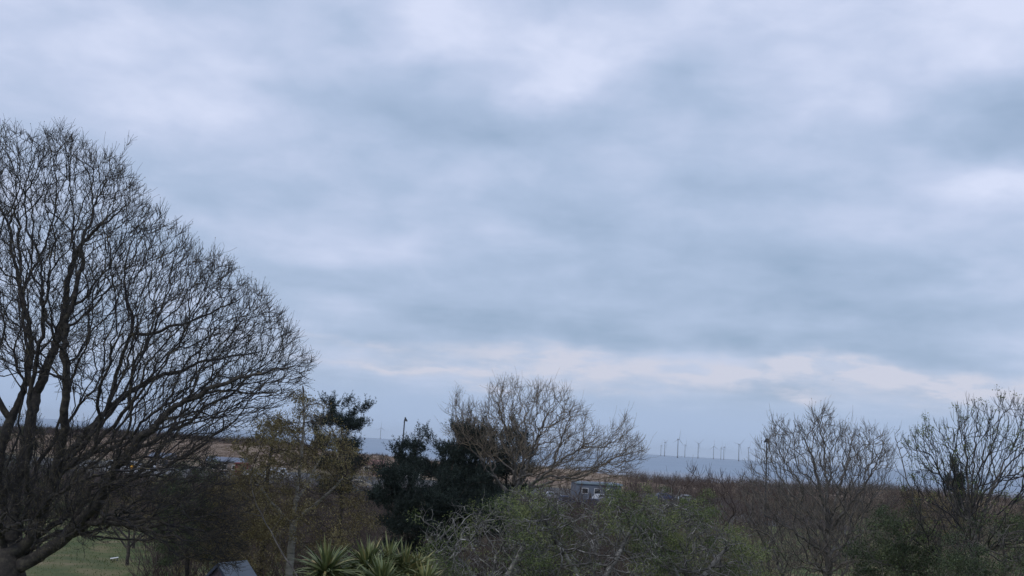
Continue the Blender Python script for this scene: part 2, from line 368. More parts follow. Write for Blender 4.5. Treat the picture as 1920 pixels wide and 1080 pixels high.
    if leaders:
        k = np.arange(len(tipset))[rg.random(len(tipset)) < leaders]; shoots(PO[tipset[k]], D[tipset[k]] + np.array([0, 0, .2]), ln * rg.uniform(1.2, 2.4, len(k)), np.full(len(k), tipr * 1.15), 4)
    if subs:
        k = rg.random(len(e1)) < subs; mid = tw_end[segs // 2 - 1 if segs > 2 else 0]
        shoots(mid[k], tw_dir[0][k], L1[k] * .6, np.full(k.sum(), tipr * .8), 2)
    E = np.concatenate(tw_end); Dd = np.concatenate(tw_dir)
    if buds:
        k = rg.random(len(E)) < buds; V, F = leafquads(E[k], Dd[k], .05, .03, rg); parts.append((V, F, rg.uniform(.7, 1.0, len(F))))
    V, F, At = merge(parts)
    if lichen: k = rg.random(len(At)) < lichen; At[k] = rg.uniform(.75, 1, k.sum())
    mesh_np('crown', V, F, mtw, root, At)
    if leaf:
        lm, cnt, l_, w_, patch = leaf[:5]
        src = rg.integers(0, len(E), cnt)
        if clump:   # leaves sit in dense sprays on a few shoots
            ph = np.sin(E[:, 0] * 1.9 + 1.3 * np.sin(E[:, 2] * 1.7)) + np.sin(E[:, 2] * 2.3 + E[:, 1] * 1.1) + rg.normal(size=len(E)) * .6; pr = 1 / (1 + np.exp(-(ph - patch) * 3)); pr /= pr.sum()
            cen = rg.choice(len(E), clump, p=pr); src = cen[rg.integers(0, clump, cnt)]
        elif patch:   # leave gaps: only around a share of the shoots, in patches
            ph = np.sin(E[:, 0] * 2.1 + 1.3 * np.sin(E[:, 2] * 1.7)) + np.sin(E[:, 2] * 2.9 + E[:, 1] * 1.1) + np.sin(E[:, 0] * 5.3 + E[:, 2] * 4.1) * .6 + rg.normal(size=len(E)) * .5
            pr = 1 / (1 + np.exp(-(ph - patch) * 3)); pr /= pr.sum(); src = rg.choice(len(E), cnt, p=pr)
        dirs = nrm(Dd[src] * .4 + rg.normal(size=(cnt, 3)) + np.array([0, 0, leaf[5] if len(leaf) > 5 else 0.2]))
        V, F = leafquads(E[src] + rg.normal(size=(cnt, 3)) * ((np.array([.16, .16, .10]) * clr) if clump else .05), dirs, l_ * rg.uniform(.6, 1.3, cnt), w_ * rg.uniform(.7, 1.2, cnt), rg)
        cl = np.sin(E[src][:, 0] * 3.1 + E[src][:, 2] * 2.3) * .18
        mesh_np('foliage', V, F, lm, root, np.clip(rg.normal(.45, .22, cnt) + cl, 0, 1))
    return root

def pxline(pts, Y):
    """pts: (px,py,dY)"""
    a = np.array(pts, float); return P(a[:, 0], a[:, 1], Y + a[:, 2])
def to_ground(p, dx=0, dy=0):
    return np.array([p[0] + dx, p[1] + dy, -0.2])

# ------------------------------------------------------------------ terrain
def coast(x):
    return np.interp(x, [-400, -150, -65, 0, 40, 500], [720, 660, 540, 440, 398, 390])
def hgt(x, y):
    x = np.asarray(x, float); y = np.asarray(y, float)
    c = coast(x); d = y - c
    h = np.zeros(np.broadcast(x, y).shape)
    dn = 1.6 * np.exp(-((d + 45) / 22.0) ** 2) + 1.1 * np.exp(-((d + 90) / 18.0) ** 2)
    h = h + dn * (1 + .4 * np.sin(x * .051 + 1) + .25 * np.sin(x * .13 + y * .03))
    h = h + 2.6 * np.exp(-((x + 185) / 55) ** 2 - ((y - 590) / 30) ** 2)
    h = h + np.clip((y - 320) / 60, 0, 1) * .25 * np.sin(x * .21) * np.sin(y * .17)
    fall = np.clip((d + 12) / 70, 0, 1); h = h * (1 - fall) - 3.6 * fall
    far = np.clip((y - c - 80) / 300, 0, 1); h = h - 2.5 * far
    return h
gx = np.concatenate([[-18000, -12000, -6000, -2000, -1000], np.arange(-500, 560, 6), [1000, 2000, 6000, 12000, 18000]]).astype(float)
gy = np.concatenate([[-5000, -2000, -500, -100], np.arange(-40, 320, 15), np.arange(320, 800, 5), [1000, 2000, 6000, 10000, 15000]]).astype(float)
GX, GY = np.meshgrid(gx, gy); GZ = hgt(np.clip(GX, -400, 500), GY)
nx, ny = len(gx), len(gy); ii = (np.arange(ny - 1)[:, None] * nx + np.arange(nx - 1)[None]).ravel()
gm = bpy.data.materials.new('ground_soil_and_turf'); gm.use_nodes = True; t = gm.node_tree; b = t.nodes['Principled BSDF']; b.inputs['Roughness'].default_value = .95; b.inputs['Specular IOR Level'].default_value = .1
g_tc = t.nodes.new('ShaderNodeTexCoord'); g_sp = t.nodes.new('ShaderNodeSeparateXYZ'); t.links.new(g_tc.outputs['Object'], g_sp.inputs[0])
def gnoise(sc, det=6):
    n = t.nodes.new('ShaderNodeTexNoise'); n.inputs['Scale'].default_value = sc; n.inputs['Detail'].default_value = det; t.links.new(g_tc.outputs['Object'], n.inputs['Vector']); return n.outputs['Fac']
def gramp(s, cl):
    r = t.nodes.new('ShaderNodeValToRGB'); t.links.new(s, r.inputs[0]); r.color_ramp.elements[0].color = (*cl[0], 1); r.color_ramp.elements[0].position = .3; r.color_ramp.elements[1].color = (*cl[-1], 1); r.color_ramp.elements[1].position = .7
    for i, c in enumerate(cl[1:-1]): q = r.color_ramp.elements.new(.3 + .4 * (i + 1) / (len(cl) - 1)); q.color = (*c, 1)
    return r.outputs[0]
turf = gramp(gnoise(.35, 9), [(.05, .08, .032), (.10, .115, .05), (.20, .165, .095)]); sandc = gramp(gnoise(.12), [(.13, .09, .07), (.22, .16, .12), (.33, .26, .20)])
mr = t.nodes.new('ShaderNodeMapRange'); t.links.new(g_sp.outputs[1], mr.inputs[0]); mr.inputs[1].default_value = 215; mr.inputs[2].default_value = 300
ad = t.nodes.new('ShaderNodeMath'); ad.operation = 'MULTIPLY_ADD'; t.links.new(gnoise(.05), ad.inputs[0]); ad.inputs[1].default_value = 1.2; ad.inputs[2].default_value = -.6
ad2 = t.nodes.new('ShaderNodeMath'); ad2.operation = 'ADD'; ad2.use_clamp = True; t.links.new(mr.outputs[0], ad2.inputs[0]); t.links.new(ad.outputs[0], ad2.inputs[1])
mx = t.nodes.new('ShaderNodeMix'); mx.data_type = 'RGBA'; t.links.new(ad2.outputs[0], mx.inputs[0]); t.links.new(turf, mx.inputs[6]); t.links.new(sandc, mx.inputs[7]); t.links.new(mx.outputs[2], b.inputs['Base Color'])
ground = mesh_np('ground', np.stack([GX.ravel(), GY.ravel(), GZ.ravel()], 1), np.stack([ii, ii + 1, ii + nx + 1, ii + nx], 1), gm, smooth=True); tag(ground, None, None, kind='structure')
# sea
sm = bpy.data.materials.new('sea_water'); sm.use_nodes = True; t = sm.node_tree; b = t.nodes['Principled BSDF']; b.inputs['Roughness'].default_value = .45; b.inputs['Specular IOR Level'].default_value = .35
tcn = t.nodes.new('ShaderNodeTexCoord'); mp = t.nodes.new('ShaderNodeMapping'); mp.inputs['Scale'].default_value = (.0016, .006, 1); t.links.new(tcn.outputs['Object'], mp.inputs[0])
n = t.nodes.new('ShaderNodeTexNoise'); n.inputs['Scale'].default_value = 1; n.inputs['Detail'].default_value = 7; t.links.new(mp.outputs[0], n.inputs['Vector'])
r = t.nodes.new('ShaderNodeValToRGB'); t.links.new(n.outputs['Fac'], r.inputs[0]); r.color_ramp.elements[0].position = .3; r.color_ramp.elements[0].color = (.175, .245, .335, 1); r.color_ramp.elements[1].position = .7; r.color_ramp.elements[1].color = (.22, .285, .37, 1)
spx = t.nodes.new('ShaderNodeSeparateXYZ'); t.links.new(tcn.outputs['Object'], spx.inputs[0])
shl = t.nodes.new('ShaderNodeMapRange'); t.links.new(spx.outputs[1], shl.inputs[0]); shl.inputs[1].default_value = 430; shl.inputs[2].default_value = 800; shl.inputs[3].default_value = .8; shl.inputs[4].default_value = 0
mxs = t.nodes.new('ShaderNodeMix'); mxs.data_type = 'RGBA'; t.links.new(shl.outputs[0], mxs.inputs[0]); t.links.new(r.outputs[0], mxs.inputs[6]); mxs.inputs[7].default_value = (.36, .34, .36, 1)   # silty shallows
t.links.new(mxs.outputs[2], b.inputs['Base Color'])
n2_ = t.nodes.new('ShaderNodeTexNoise'); n2_.inputs['Scale'].default_value = .25; n2_.inputs['Detail'].default_value = 8; t.links.new(tcn.outputs['Object'], n2_.inputs['Vector'])
bp = t.nodes.new('ShaderNodeBump'); bp.inputs['Strength'].default_value = .5; bp.inputs['Distance'].default_value = .4; t.links.new(n2_.outputs['Fac'], bp.inputs['Height']); t.links.new(bp.outputs[0], b.inputs['Normal'])
SEA = -2.0
sea = mesh_np('sea', [(-18000, 380, SEA), (18000, 380, SEA), (18000, 15000, SEA), (-18000, 15000, SEA)], [(0, 1, 2, 3)], sm); tag(sea, None, None, kind='structure')

# ------------------------------------------------------------------ the big bare oak
def rg(s): return np.random.default_rng(s)
r_ = rg(5); Y0 = 38.0
fork = P(22, 1080, Y0)
seeds = [
    (np.array([[fork[0] - .5, Y0, -.3], [fork[0] - .35, Y0, 1.0], fork + np.array([-.1, 0, 0]), P(14, 1040, Y0)]), .74, .48),
    (pxline([(14, 1060, 0), (21, 946, .5), (46, 858, 1), (63, 770, 1.4), (81, 700, 1.6), (116, 617, 1.6), (123, 552, 1.5), (139, 478, 1), (165, 440, .6), (194, 422, 0), (235, 385, -.3)], Y0), 0.361, 0.035),
    (pxline([(30, 1050, 0), (75, 985, -.5), (110, 870, -1.2), (120, 805, -1.8), (123, 700, -2.2), (118, 620, -2.4), (150, 520, -2.5), (160, 420, -2.3), (200, 340, -2)], Y0), 0.284, 0.028),
    (pxline([(40, 1062, 0), (116, 1012, -.6), (155, 980, -1), (190, 930, -1.5), (222, 868, -2), (262, 826, -2.6), (317, 775, -3), (400, 722, -3.3), (487, 700, -3.2), (540, 690, -3)], Y0), 0.310, 0.035),
    (pxline([(155, 982, -1), (211, 978, -1.6), (274, 992, -2.3), (352, 1014, -3)], Y0), 0.129, 0.028),
    (pxline([(88, 925, -.5), (112, 880, .5), (150, 822, 1.2), (197, 770, 1.8), (250, 728, 2.2), (324, 696, 2.5), (398, 674, 2.6), (487, 660, 2.5)], Y0), 0.206, 0.028),
    (pxline([(197, 772, 1.8), (211, 735, 1.6), (232, 660, 1.0), (255, 617, .6), (236, 552, .2), (222, 505, 0), (250, 450, 0)], Y0), 0.112, 0.028),
    (pxline([(255, 630, .6), (324, 612, 0), (400, 590, -.4), (450, 560, -.6)], Y0), 0.086, 0.025),
    (pxline([(222, 868, -2), (287, 800, -1), (361, 741, -.2), (435, 733, .4), (500, 735, .8)], Y0), 0.129, 0.028),
    (pxline([(112, 880, 1), (160, 850, 2.5), (220, 840, 3.5), (300, 800, 4.5), (420, 770, 5)], Y0), 0.120, 0.028),
    (pxline([(14, 1010, 0), (-10, 880, .8), (21, 788, 1.5), (60, 690, 2), (56, 617, 2.4), (42, 542, 2.6), (14, 460, 3), (30, 350, 3)], Y0), 0.241, 0.028),
    (pxline([(21, 946, .5), (-60, 820, -1), (-80, 700, -2.5), (-60, 560, -3.5), (-20, 430, -4)], Y0), 0.206, 0.028),
    (pxline([(7, 1000, 0), (-100, 880, 1.5), (-200, 740, 3), (-260, 600, 4)], Y0), 0.241, 0.028),
    (pxline([(0, 1020, 0), (-120, 930, -1), (-260, 830, -2), (-400, 740, -2.5)], Y0), 0.206, 0.028),
    (pxline([(42, 542, 2.6), (80, 470, 3), (110, 380, 3), (100, 300, 2.5)], Y0), 0.069, 0.021),
    (pxline([(60, 985, 0), (90, 940, -2), (150, 900, -4), (230, 880, -5), (320, 880, -5.5)], Y0), 0.103, 0.025),
]
outl = [(-560, 760), (-520, 560), (-400, 400), (-220, 300), (-60, 250), (0, 240), (60, 256), (110, 256), (165, 272), (222, 302), (262, 372), (318, 428), (398, 470), (445, 522), (500, 562), (538, 622), (574, 656), (584, 702), (540, 744), (470, 800), (395, 850), (330, 862), (230, 800), (130, 720), (40, 700), (-60, 720), (-200, 800), (-420, 900)]
A1 = attract(outl, 11500, Y0, 12, r_, xc=20)
low = [(60, 800), (250, 810), (400, 860), (460, 960), (430, 1060), (330, 1050), (260, 1000), (150, 1010), (60, 1020), (0, 1000), (-60, 860)]
A2 = attract(low, 2600, Y0 - 1.5, 9, r_, xc=120)
d = P(240, 262, Y0); A3 = np.array([P(225 + i * 4, 300 - i * 9, Y0 - 1) for i in range(4)])
build_tree('bare_oak_tree', 'large bare spreading tree with dark trunk and dense fine twigs at the left edge', 'tree', seeds, np.concatenate([A1, A2, A3]), r_, .6, .0068,
           twig_r=.04, sprout=(1.4, .55, 3), up=.16, rcap=.10, mt=M_oak, mtw=M_oaktwig, lichen=.05, gp=dict(mst=dict(step=.5, bf=.32, ang=1.3, origin=P(20, 1040, Y0))), tipr=.0088, base=(fork[0] - .5, Y0, 0), subs=.6, buds=.3, spread=.36, wob=.24, crook=.045, leaders=.1)

# ------------------------------------------------------------------ birch with catkins and its neighbours
def simple_tree(name, label, cat, trunk_px, Y0, poly, nA, D, seed, rroot, stems=(), **kw):
    r = rg(seed); top = pxline(trunk_px, Y0); g = to_ground(top[0]); g[1] = top[0][1]
    tr = np.concatenate([[g], top]); r1 = kw.pop('rend', .03)
    sd = [(tr, rroot, r1)]
    for s, a, b_ in stems:
        sd.append((pxline(s, Y0), a, b_))
    A = attract(poly, nA, Y0, D, r, xc=kw.pop('xc', None))
    return build_tree(name, label, cat, sd, A, r, rroot, base=(g[0], g[1], 0), **kw)

simple_tree('birch_tree', 'slim pale trunked birch with olive catkins, just right of the large bare oak', 'tree',
    [(541, 1080, 0), (548, 1000, 0), (556, 930, 0), (562, 880, 0), (568, 820, 0), (570, 760, 0), (568, 725, 0)], 42.0,
    [(566, 728), (588, 735), (610, 775), (650, 800), (668, 850), (690, 900), (700, 960), (680, 1010), (600, 1040), (500, 1040), (440, 1000), (430, 930), (470, 880), (480, 830), (500, 790), (545, 760)], 1700, 7.5, 21, .15,
    stems=[([(556, 940, 0), (590, 880, .5), (615, 830, .8)], .04, .015), ([(552, 980, 0), (610, 930, -.8), (650, 890, -1.2)], .045, .015), ([(552, 990, 0), (500, 930, -.5), (470, 890, -1)], .045, .015)],
    rtip=.006, twig_r=.03, sprout=(1.2, .42, 3), up=-.12, mt=M_birch, mtw=M_birchtwig, gp=dict(step=.2, di=2.2, dk=.3, bias=(0, 0, .3), jit=.2), tipr=.005,
    clump=1100, clr=.9, leaf=(M_birchleaf, 27000, .085, .034, -.2, -.5), xc=560)
simple_tree('budding_shrub', 'olive brown budding shrub left of the birch trunk, above the grey shed roof', 'shrub',
    [(430, 1100, 0), (428, 1040, 0), (425, 990, 0)], 61.0,
    [(395, 890), (430, 872), (480, 880), (520, 930), (530, 1000), (520, 1060), (480, 1090), (400, 1080), (340, 1060), (350, 1000), (370, 940)], 1100, 6, 22, .12,
    stems=[([(430, 1060, 0), (470, 990, .5), (490, 930, .8)], .05, .02), ([(430, 1060, 0), (390, 990, -.5), (400, 930, -.8)], .05, .02)],
    rtip=.007, twig_r=.03, sprout=(1.2, .42, 3), up=.0, mt=M_oak, mtw=M_birchtwig, gp=dict(step=.22, di=2.5, dk=.34, bias=(0, 0, .2), jit=.3), clump=650, clr=1.2, leaf=(M_olive, 22000, .12, .045, 0.0))
simple_tree('budding_tree', 'olive leaved tree behind the birch with a dense flat top against the sea', 'tree',
    [(500, 960, 0), (500, 900, 0), (505, 860, 0), (515, 820, 0)], 64.0,
    [(430, 830), (470, 795), (520, 785), (570, 800), (600, 850), (590, 900), (520, 880), (440, 872)], 420, 5, 23, .16,
    rtip=.01, twig_r=.03, sprout=(1.2, .5, 3), up=.1, mt=M_oak, mtw=M_birchtwig, gp=dict(step=.3, di=3, dk=.42, bias=(0, 0, .1), jit=.3), leaf=(M_olive, 7500, .13, .05, 0.1))

# leaning pale pole of a dead sapling
def strip_tree(name, label, cat, pts, Y0, r0, r1, m, seed, side=6, mtw=None):
    r = rg(seed); pl = pxline(pts, Y0); sd = [(pl, r0, r1)]; k_ = r.integers(max(1, len(pl) // 2), len(pl), side); f_ = r.random((side, 1)); A = pl[k_] * f_ + pl[k_ - 1] * (1 - f_) + r.normal(size=(side, 3)) * np.array([.28, .28, .1]) + np.array([0, 0, .3])
    return build_tree(name, label, cat, sd, A, r, r0, .008, twig_r=.012, sprout=(.25, .3, 3), up=.3, mt=m, mtw=mtw or M_greytwig, gp=dict(mst=dict(step=.3, bf=.2, ang=1.0)), base=tuple(pl[0]), subs=.3)
pp = P(545, 1075, 35.0)
strip_tree('leaning_sapling', 'thin pale bare sapling leaning left in front of the birch', 'tree', [(690, 1285, 0), (600, 1150, 0), (532, 1040, 0), (500, 985, 0), (478, 940, 0), (470, 900, 0)], 36.0, .042, .014, M_grey, 31, 12)

# ------------------------------------------------------------------ pines and dark evergreens
def pine(name, label, trunk_px, Y0, poly, nA, D, seed, rroot, shoots_n, stems=(), ln=.42, nl=.17, upb=.9, xc=None, group=None):
    r = rg(seed); top = pxline(trunk_px, Y0); g = to_ground(top[0]); sd = [(np.concatenate([[g], top]), rroot, .05)]
    for s, a, b_ in stems: sd.append((pxline(s, Y0), a, b_))
    A = attract(poly, nA, Y0, D, r, xc=xc); lz = 1.25; A[:, 2] = np.round((A[:, 2] + .25 * np.sin(A[:, 0] * .9 + A[:, 1])) / lz) * lz + r.normal(size=len(A)) * .13 + .12 * (A[:, 0] - A[:, 0].mean()) ** 2 / max(1.0, np.ptp(A[:, 0]))
    PO, PA, GV = grow(sd, A, r, step=.35, di=3.5, dk=.45, bias=(0, 0, .05), jit=.15)
    n = len(PO); has = PA >= 0; kids = np.zeros(n, int); np.add.at(kids, PA[has], 1)
    area = np.where(kids == 0, .012 ** 2.2, 0.0)
    for i in range(n - 1, 0, -1): area[PA[i]] += area[i]
    R = np.maximum(area ** (1 / 2.2), GV); D_ = np.zeros((n, 3)); D_[has] = nrm(PO[has] - PO[PA[has]]); D_[0] = (0, 0, 1)
    i1 = np.nonzero(has)[0]; p = PA[i1]
    root = empty(name, (g[0], g[1], 0), label, 'tree', group)
    V, F = tubes(PO[p], PO[i1], D_[i1], D_[i1], np.minimum(R[p], R[i1] * 1.2), R[i1], 6); mesh_np('trunk', V, F, M_oak, root, smooth=True)
    cand = np.nonzero(R < .06)[0]; s = r.choice(cand, shoots_n); s0 = PO[s] + r.normal(size=(shoots_n, 3)) * .12
    out = nrm(D_[s] * .7 + r.normal(size=(shoots_n, 3)) * .5 + np.array([0, 0, upb * 1.4])); L_ = 1.15 * ln * r.uniform(.5, 1.25, shoots_n)
    k = 22; tt = np.tile(np.linspace(.1, 1, k), shoots_n); ci = np.repeat(np.arange(shoots_n), k)
    pt = s0[ci] + out[ci] * (L_[ci] * tt)[:, None]; dd = nrm(out[ci] * .75 + r.normal(size=(len(ci), 3)) * .75)
    V, F = leafquads(pt, dd, nl * r.uniform(.7, 1.2, len(ci)) * (1.15 - .5 * tt), .032, r)
    mesh_np('foliage', V, F, M_needle, root, np.clip(r.normal(.35, .22, len(F)) + .25 * (tt - .5), 0, 1))
    return root
pine('pine_tree', 'dark pine with upright shoots rising behind the right side of the birch',
     [(640, 960, 0), (642, 900, 0), (645, 850, 0), (640, 800, 0)], 66.0, [(580, 790), (600, 768), (640, 772), (665, 780), (690, 830), (694, 845), (680, 870), (690, 900), (650, 930), (600, 920), (590, 860)], 200, 6, 41, .2, 1700, ln=.6, nl=.2)
pine('pine_tree', 'broad dark pine with a flat left bough reaching towards the sea gap in the middle',
     [(850, 1040, 0), (850, 960, 0), (845, 900, 0), (850, 850, 0)], 62.0, [(728, 870), (738, 846), (760, 842), (800, 842), (840, 832), (860, 806), (905, 815), (930, 850), (940, 930), (900, 1000), (800, 1000), (740, 990), (770, 930), (760, 890), (725, 882)], 420, 8, 42, .3, 3800,
     stems=[([(845, 910, 0), (800, 880, -1), (750, 862, -1.5), (738, 846, -1.5)], .07, .03), ([(847, 960, 0), (790, 945, -1), (720, 940, -1.5)], .07, .03)], ln=.55, nl=.19)
pine('pine_tree', 'dark pine half hidden behind the grey twigs of the round bare tree',
     [(950, 1010, 0), (950, 940, 0), (950, 880, 0)], 72.0, [(830, 815), (870, 800), (930, 810), (985, 800), (1005, 840), (1005, 900), (985, 965), (900, 970), (830, 920)], 380, 7, 43, .25, 3400, ln=.6, nl=.2)
pine('pine_tree', 'low spreading dark conifer below the broad pine, behind the palms',
     [(760, 1080, 0), (762, 1020, 0), (765, 960, 0)], 56.0, [(690, 900), (730, 890), (800, 905), (900, 920), (960, 950), (950, 1010), (860, 1030), (780, 1030), (710, 1000), (690, 950)], 380, 7, 44, .22, 4200, ln=.55, nl=.17, upb=.5)
pine('pine_tree', 'small dark conifer standing among the leafy stems at the right',
     [(1795, 960, 0), (1797, 930, 0), (1798, 900, 0)], 60.0, [(1775, 905), (1790, 887), (1812, 890), (1818, 925), (1800, 945), (1765, 940)], 60, 2.2, 45, .12, 300, ln=.4, nl=.17)
def leafy(name, label, cat, Y0, poly, nA, D, seed, nleaf, lm, ls, stems_px, rr=.12, mt=None, mtw=None, patch=-.3, up=.2, sprout=(.8, .4, 3), step=.24, jit=.35, dk=.36, tipr=.006, group=None, lichen=0, rtip=.008, wob=.3, di=2.6, twr=.03, spread=.75, clump=None, clr=1.0):
    r = rg(seed); sd = []
    b0 = np.array(stems_px[0][0][:2], float)
    for i, s in enumerate(stems_px):
        pl = pxline(s, Y0)
        if i == 0: pl = np.concatenate([[[pl[0][0], pl[0][1], -.2]], pl])
        sd.append((pl, rr if i == 0 else rr * .6, .02))
    A = attract(poly, nA, Y0, D, r)
    return build_tree(name, label, cat, sd, A, r, rr, rtip, twig_r=twr, sprout=sprout, up=up, mt=mt or M_oak, mtw=mtw or M_oaktwig, lichen=lichen, group=group, spread=spread,
        leaf=(lm, nleaf, ls, ls * .45, patch) if nleaf else None, gp=dict(step=step, di=di, dk=dk, bias=(0, 0, .12), jit=jit), tipr=tipr, base=(sd[0][0][0][0], sd[0][0][0][1], 0), wob=wob, clump=(nleaf // 55 if clump is None else clump), clr=clr)
leafy('ivy_clad_shrub', 'dark bushy evergreen between the oak and the budding shrub', 'shrub', 60.0, [(330, 880), (360, 855), (395, 865), (410, 920), (400, 1000), (390, 1060), (300, 1065), (280, 1000), (300, 920)], 700, 5, 51, 16000, M_dark, .11,
      [[(350, 1100, 0), (352, 1000, 0), (358, 900, 0)]], mtw=M_oaktwig)
leafy('thicket_shrub', 'dark twiggy shrub behind the oak trunk at the far left', 'shrub', 52.0, [(-90, 800), (20, 775), (90, 815), (150, 870), (170, 950), (110, 1000), (-80, 1010)], 1300, 6, 52, 9000, M_dark, .09,
      [[(20, 1090, 0), (22, 1000, 0), (25, 900, 0)], [(20, 1060, 0), (80, 950, 0), (100, 900, 0)]], mtw=M_oaktwig, sprout=(1.3, .5, 3))
leafy('thicket_shrub', 'dark brown thicket behind the middle of the oak limbs, in front of the vehicles', 'shrub', 84.0, [(90, 880), (160, 862), (230, 880), (300, 895), (360, 890), (400, 920), (400, 975), (240, 980), (90, 970)], 800, 6, 152, 3500, M_olive, .11,
      [[(250, 1030, 0), (252, 970, 0), (254, 930, 0)], [(250, 1020, 0), (180, 950, 0), (140, 915, 0)], [(250, 1020, 0), (320, 960, 0), (370, 930, 0)]], mtw=M_scrub, step=.3, dk=.4, sprout=(1.4, .6, 3), up=.4)
leafy('thicket_shrub', 'low brown twiggy shrub in front of the white vehicles at the left', 'shrub', 74.0, [(150, 925), (200, 905), (280, 915), (330, 930), (330, 985), (240, 975), (150, 965)], 420, 5, 53, 2200, M_olive, .11,
      [[(240, 1040, 0), (242, 980, 0), (244, 940, 0)], [(240, 1030, 0), (190, 960, 0), (170, 935, 0)], [(240, 1030, 0), (290, 970, 0), (310, 940, 0)]], mtw=M_oaktwig, step=.3, dk=.4, sprout=(1.2, .5, 3))

# ------------------------------------------------------------------ the round bare tree in the middle
simple_tree('bare_tree', 'round bare tree with pale grey twigs rising in the middle above the dark pines', 'tree',
    [(968, 1010, 0), (970, 960, 0), (968, 915, 0)], 58.0,
    [(838, 765), (862, 752), (880, 770), (900, 748), (950, 722), (1000, 718), (1050, 732), (1085, 760), (1105, 800), (1140, 805), (1175, 795), (1205, 830), (1205, 880), (1150, 890), (1080, 905), (1000, 895), (950, 885), (900, 850), (845, 815)], 1900, 9.5, 61, .24, rend=.12,
    stems=[([(968, 925, 0), (990, 870, 0), (1010, 820, .5), (1030, 770, 1)], .12, .03), ([(968, 920, 0), (965, 860, -1), (950, 800, -1.5), (935, 760, -2)], .11, .03), ([(970, 930, 0), (1030, 880, -1), (1075, 850, -1.5), (1120, 820, -2)], .11, .03),
           ([(968, 940, 0), (920, 890, -1), (890, 850, -2), (860, 800, -2.5)], .10, .03), ([(968, 930, 0), (1040, 900, 1), (1110, 880, 1.5), (1170, 850, 2)], .09, .03), ([(970, 915, 0), (985, 840, 1.5), (985, 770, 2)], .1, .03), ([(1030, 880, -1), (1060, 810, -1), (1070, 770, -.5)], .08, .03), ([(968, 930, 0), (930, 900, 2), (900, 830, 3), (880, 790, 3)], .08, .03)],
    rtip=.0075, twig_r=.035, sprout=(1.3, .62, 3), up=.22, mt=M_grey, mtw=M_browntwig, lichen=.18, gp=dict(mst=dict(step=.5, bf=.3, ang=1.2)), tipr=.0082, spread=.5, subs=.6, buds=.3, wob=.26, crook=.06, rcap=.05, leaders=.14)

# ------------------------------------------------------------------ bare tree right of centre
simple_tree('bare_tree', 'dense bare dark tree beside the tall lamp post, with one long twig at its top', 'tree',
    [(1552, 1120, 0), (1553, 1040, 0), (1553, 980, 0)], 44.0,
    [(1445, 830), (1442, 800), (1480, 795), (1520, 790), (1535, 775), (1560, 800), (1600, 795), (1640, 808), (1672, 845), (1678, 890), (1660, 960), (1640, 1030), (1600, 1080), (1480, 1080), (1420, 1030), (1390, 960), (1395, 900), (1420, 875)], 2100, 8, 71, .22, rend=.12,
    stems=[([(1553, 990, 0), (1540, 920, -.6), (1520, 850, -1), (1500, 810, -1.3)], .10, .025), ([(1553, 990, 0), (1575, 920, .3), (1590, 860, .6), (1600, 815, .8)], .1, .025), ([(1553, 1010, 0), (1510, 950, 0), (1460, 900, .5), (1445, 850, 1)], .08, .02),
           ([(1553, 1000, 0), (1600, 940, -1), (1640, 880, -1.6), (1655, 840, -2)], .09, .02), ([(1553, 970, 0), (1550, 900, 1), (1545, 820, 1.5), (1528, 778, 1.5)], .09, .012), ([(1553, 1040, 0), (1490, 1000, -1), (1430, 960, -2)], .08, .02), ([(1553, 1040, 0), (1620, 1000, 1), (1660, 950, 1)], .08, .02)],
    rtip=.007, twig_r=.03, sprout=(1.3, .5, 3), up=.34, mt=M_grey, mtw=M_greytwig, lichen=.08, gp=dict(mst=dict(step=.4, bf=.3, ang=1.2)), tipr=.0078, spread=.46, subs=.8, buds=.15, wob=.24, crook=.06, rcap=.05, leaders=.14)
# ------------------------------------------------------------------ stems with young leaves at the right edge
rs = rg(81); st = []
for k, (x1, y1) in enumerate([(1705, 830), (1722, 815), (1740, 800), (1762, 795), (1785, 790), (1808, 775), (1834, 758), (1860, 775), (1882, 762), (1903, 770), (1930, 775), (1960, 790), (1990, 810)]):
    x0 = 1822 + (x1 - 1850) * .12; yb = 1000 - rs.uniform(0, 40)
    st.append(([(x0, yb, 0), (x0 + (x1 - x0) * .35, yb - (yb - y1) * .42, rs.uniform(-1, 1)), (x0 + (x1 - x0) * .72, yb - (yb - y1) * .75, rs.uniform(-1.6, 1.6)), (x1, y1 + 12, rs.uniform(-2, 2))], .042, .009))
simple_tree('young_leafed_tree', 'many stemmed tree with straight rising shoots and small young green leaves at the right edge', 'tree',
    [(1828, 1150, 0), (1826, 1060, 0), (1824, 980, 0)], 38.0,
    [(1700, 835), (1715, 810), (1760, 795), (1800, 770), (1832, 752), (1870, 762), (1920, 765), (1990, 800), (2010, 860), (1990, 980), (1930, 1030), (1800, 1040), (1700, 1010), (1690, 920)], 1500, 6.5, 82, .2, rend=.1, stems=st,
    rtip=.007, twig_r=.028, sprout=(.7, .42, 3), up=.6, mt=M_grey, mtw=M_oaktwig, lichen=.05, gp=dict(mst=dict(step=.4, bf=.3, ang=1.6)), tipr=.0068, spread=.3, rcap=.028, crook=.03, subs=.5, wob=.14, clump=420, clr=.5,
    leaf=(M_haw, 5200, .062, .036, .9))
strip_tree('young_sapling', 'slender lone sapling with tiny leaves in the gap left of the leafy tree', 'tree', [(1735, 1010, 0), (1722, 960, 0), (1700, 900, 0), (1690, 850, 0), (1678, 815, 0)], 40.0, .030, .008, M_grey, 33, 26)

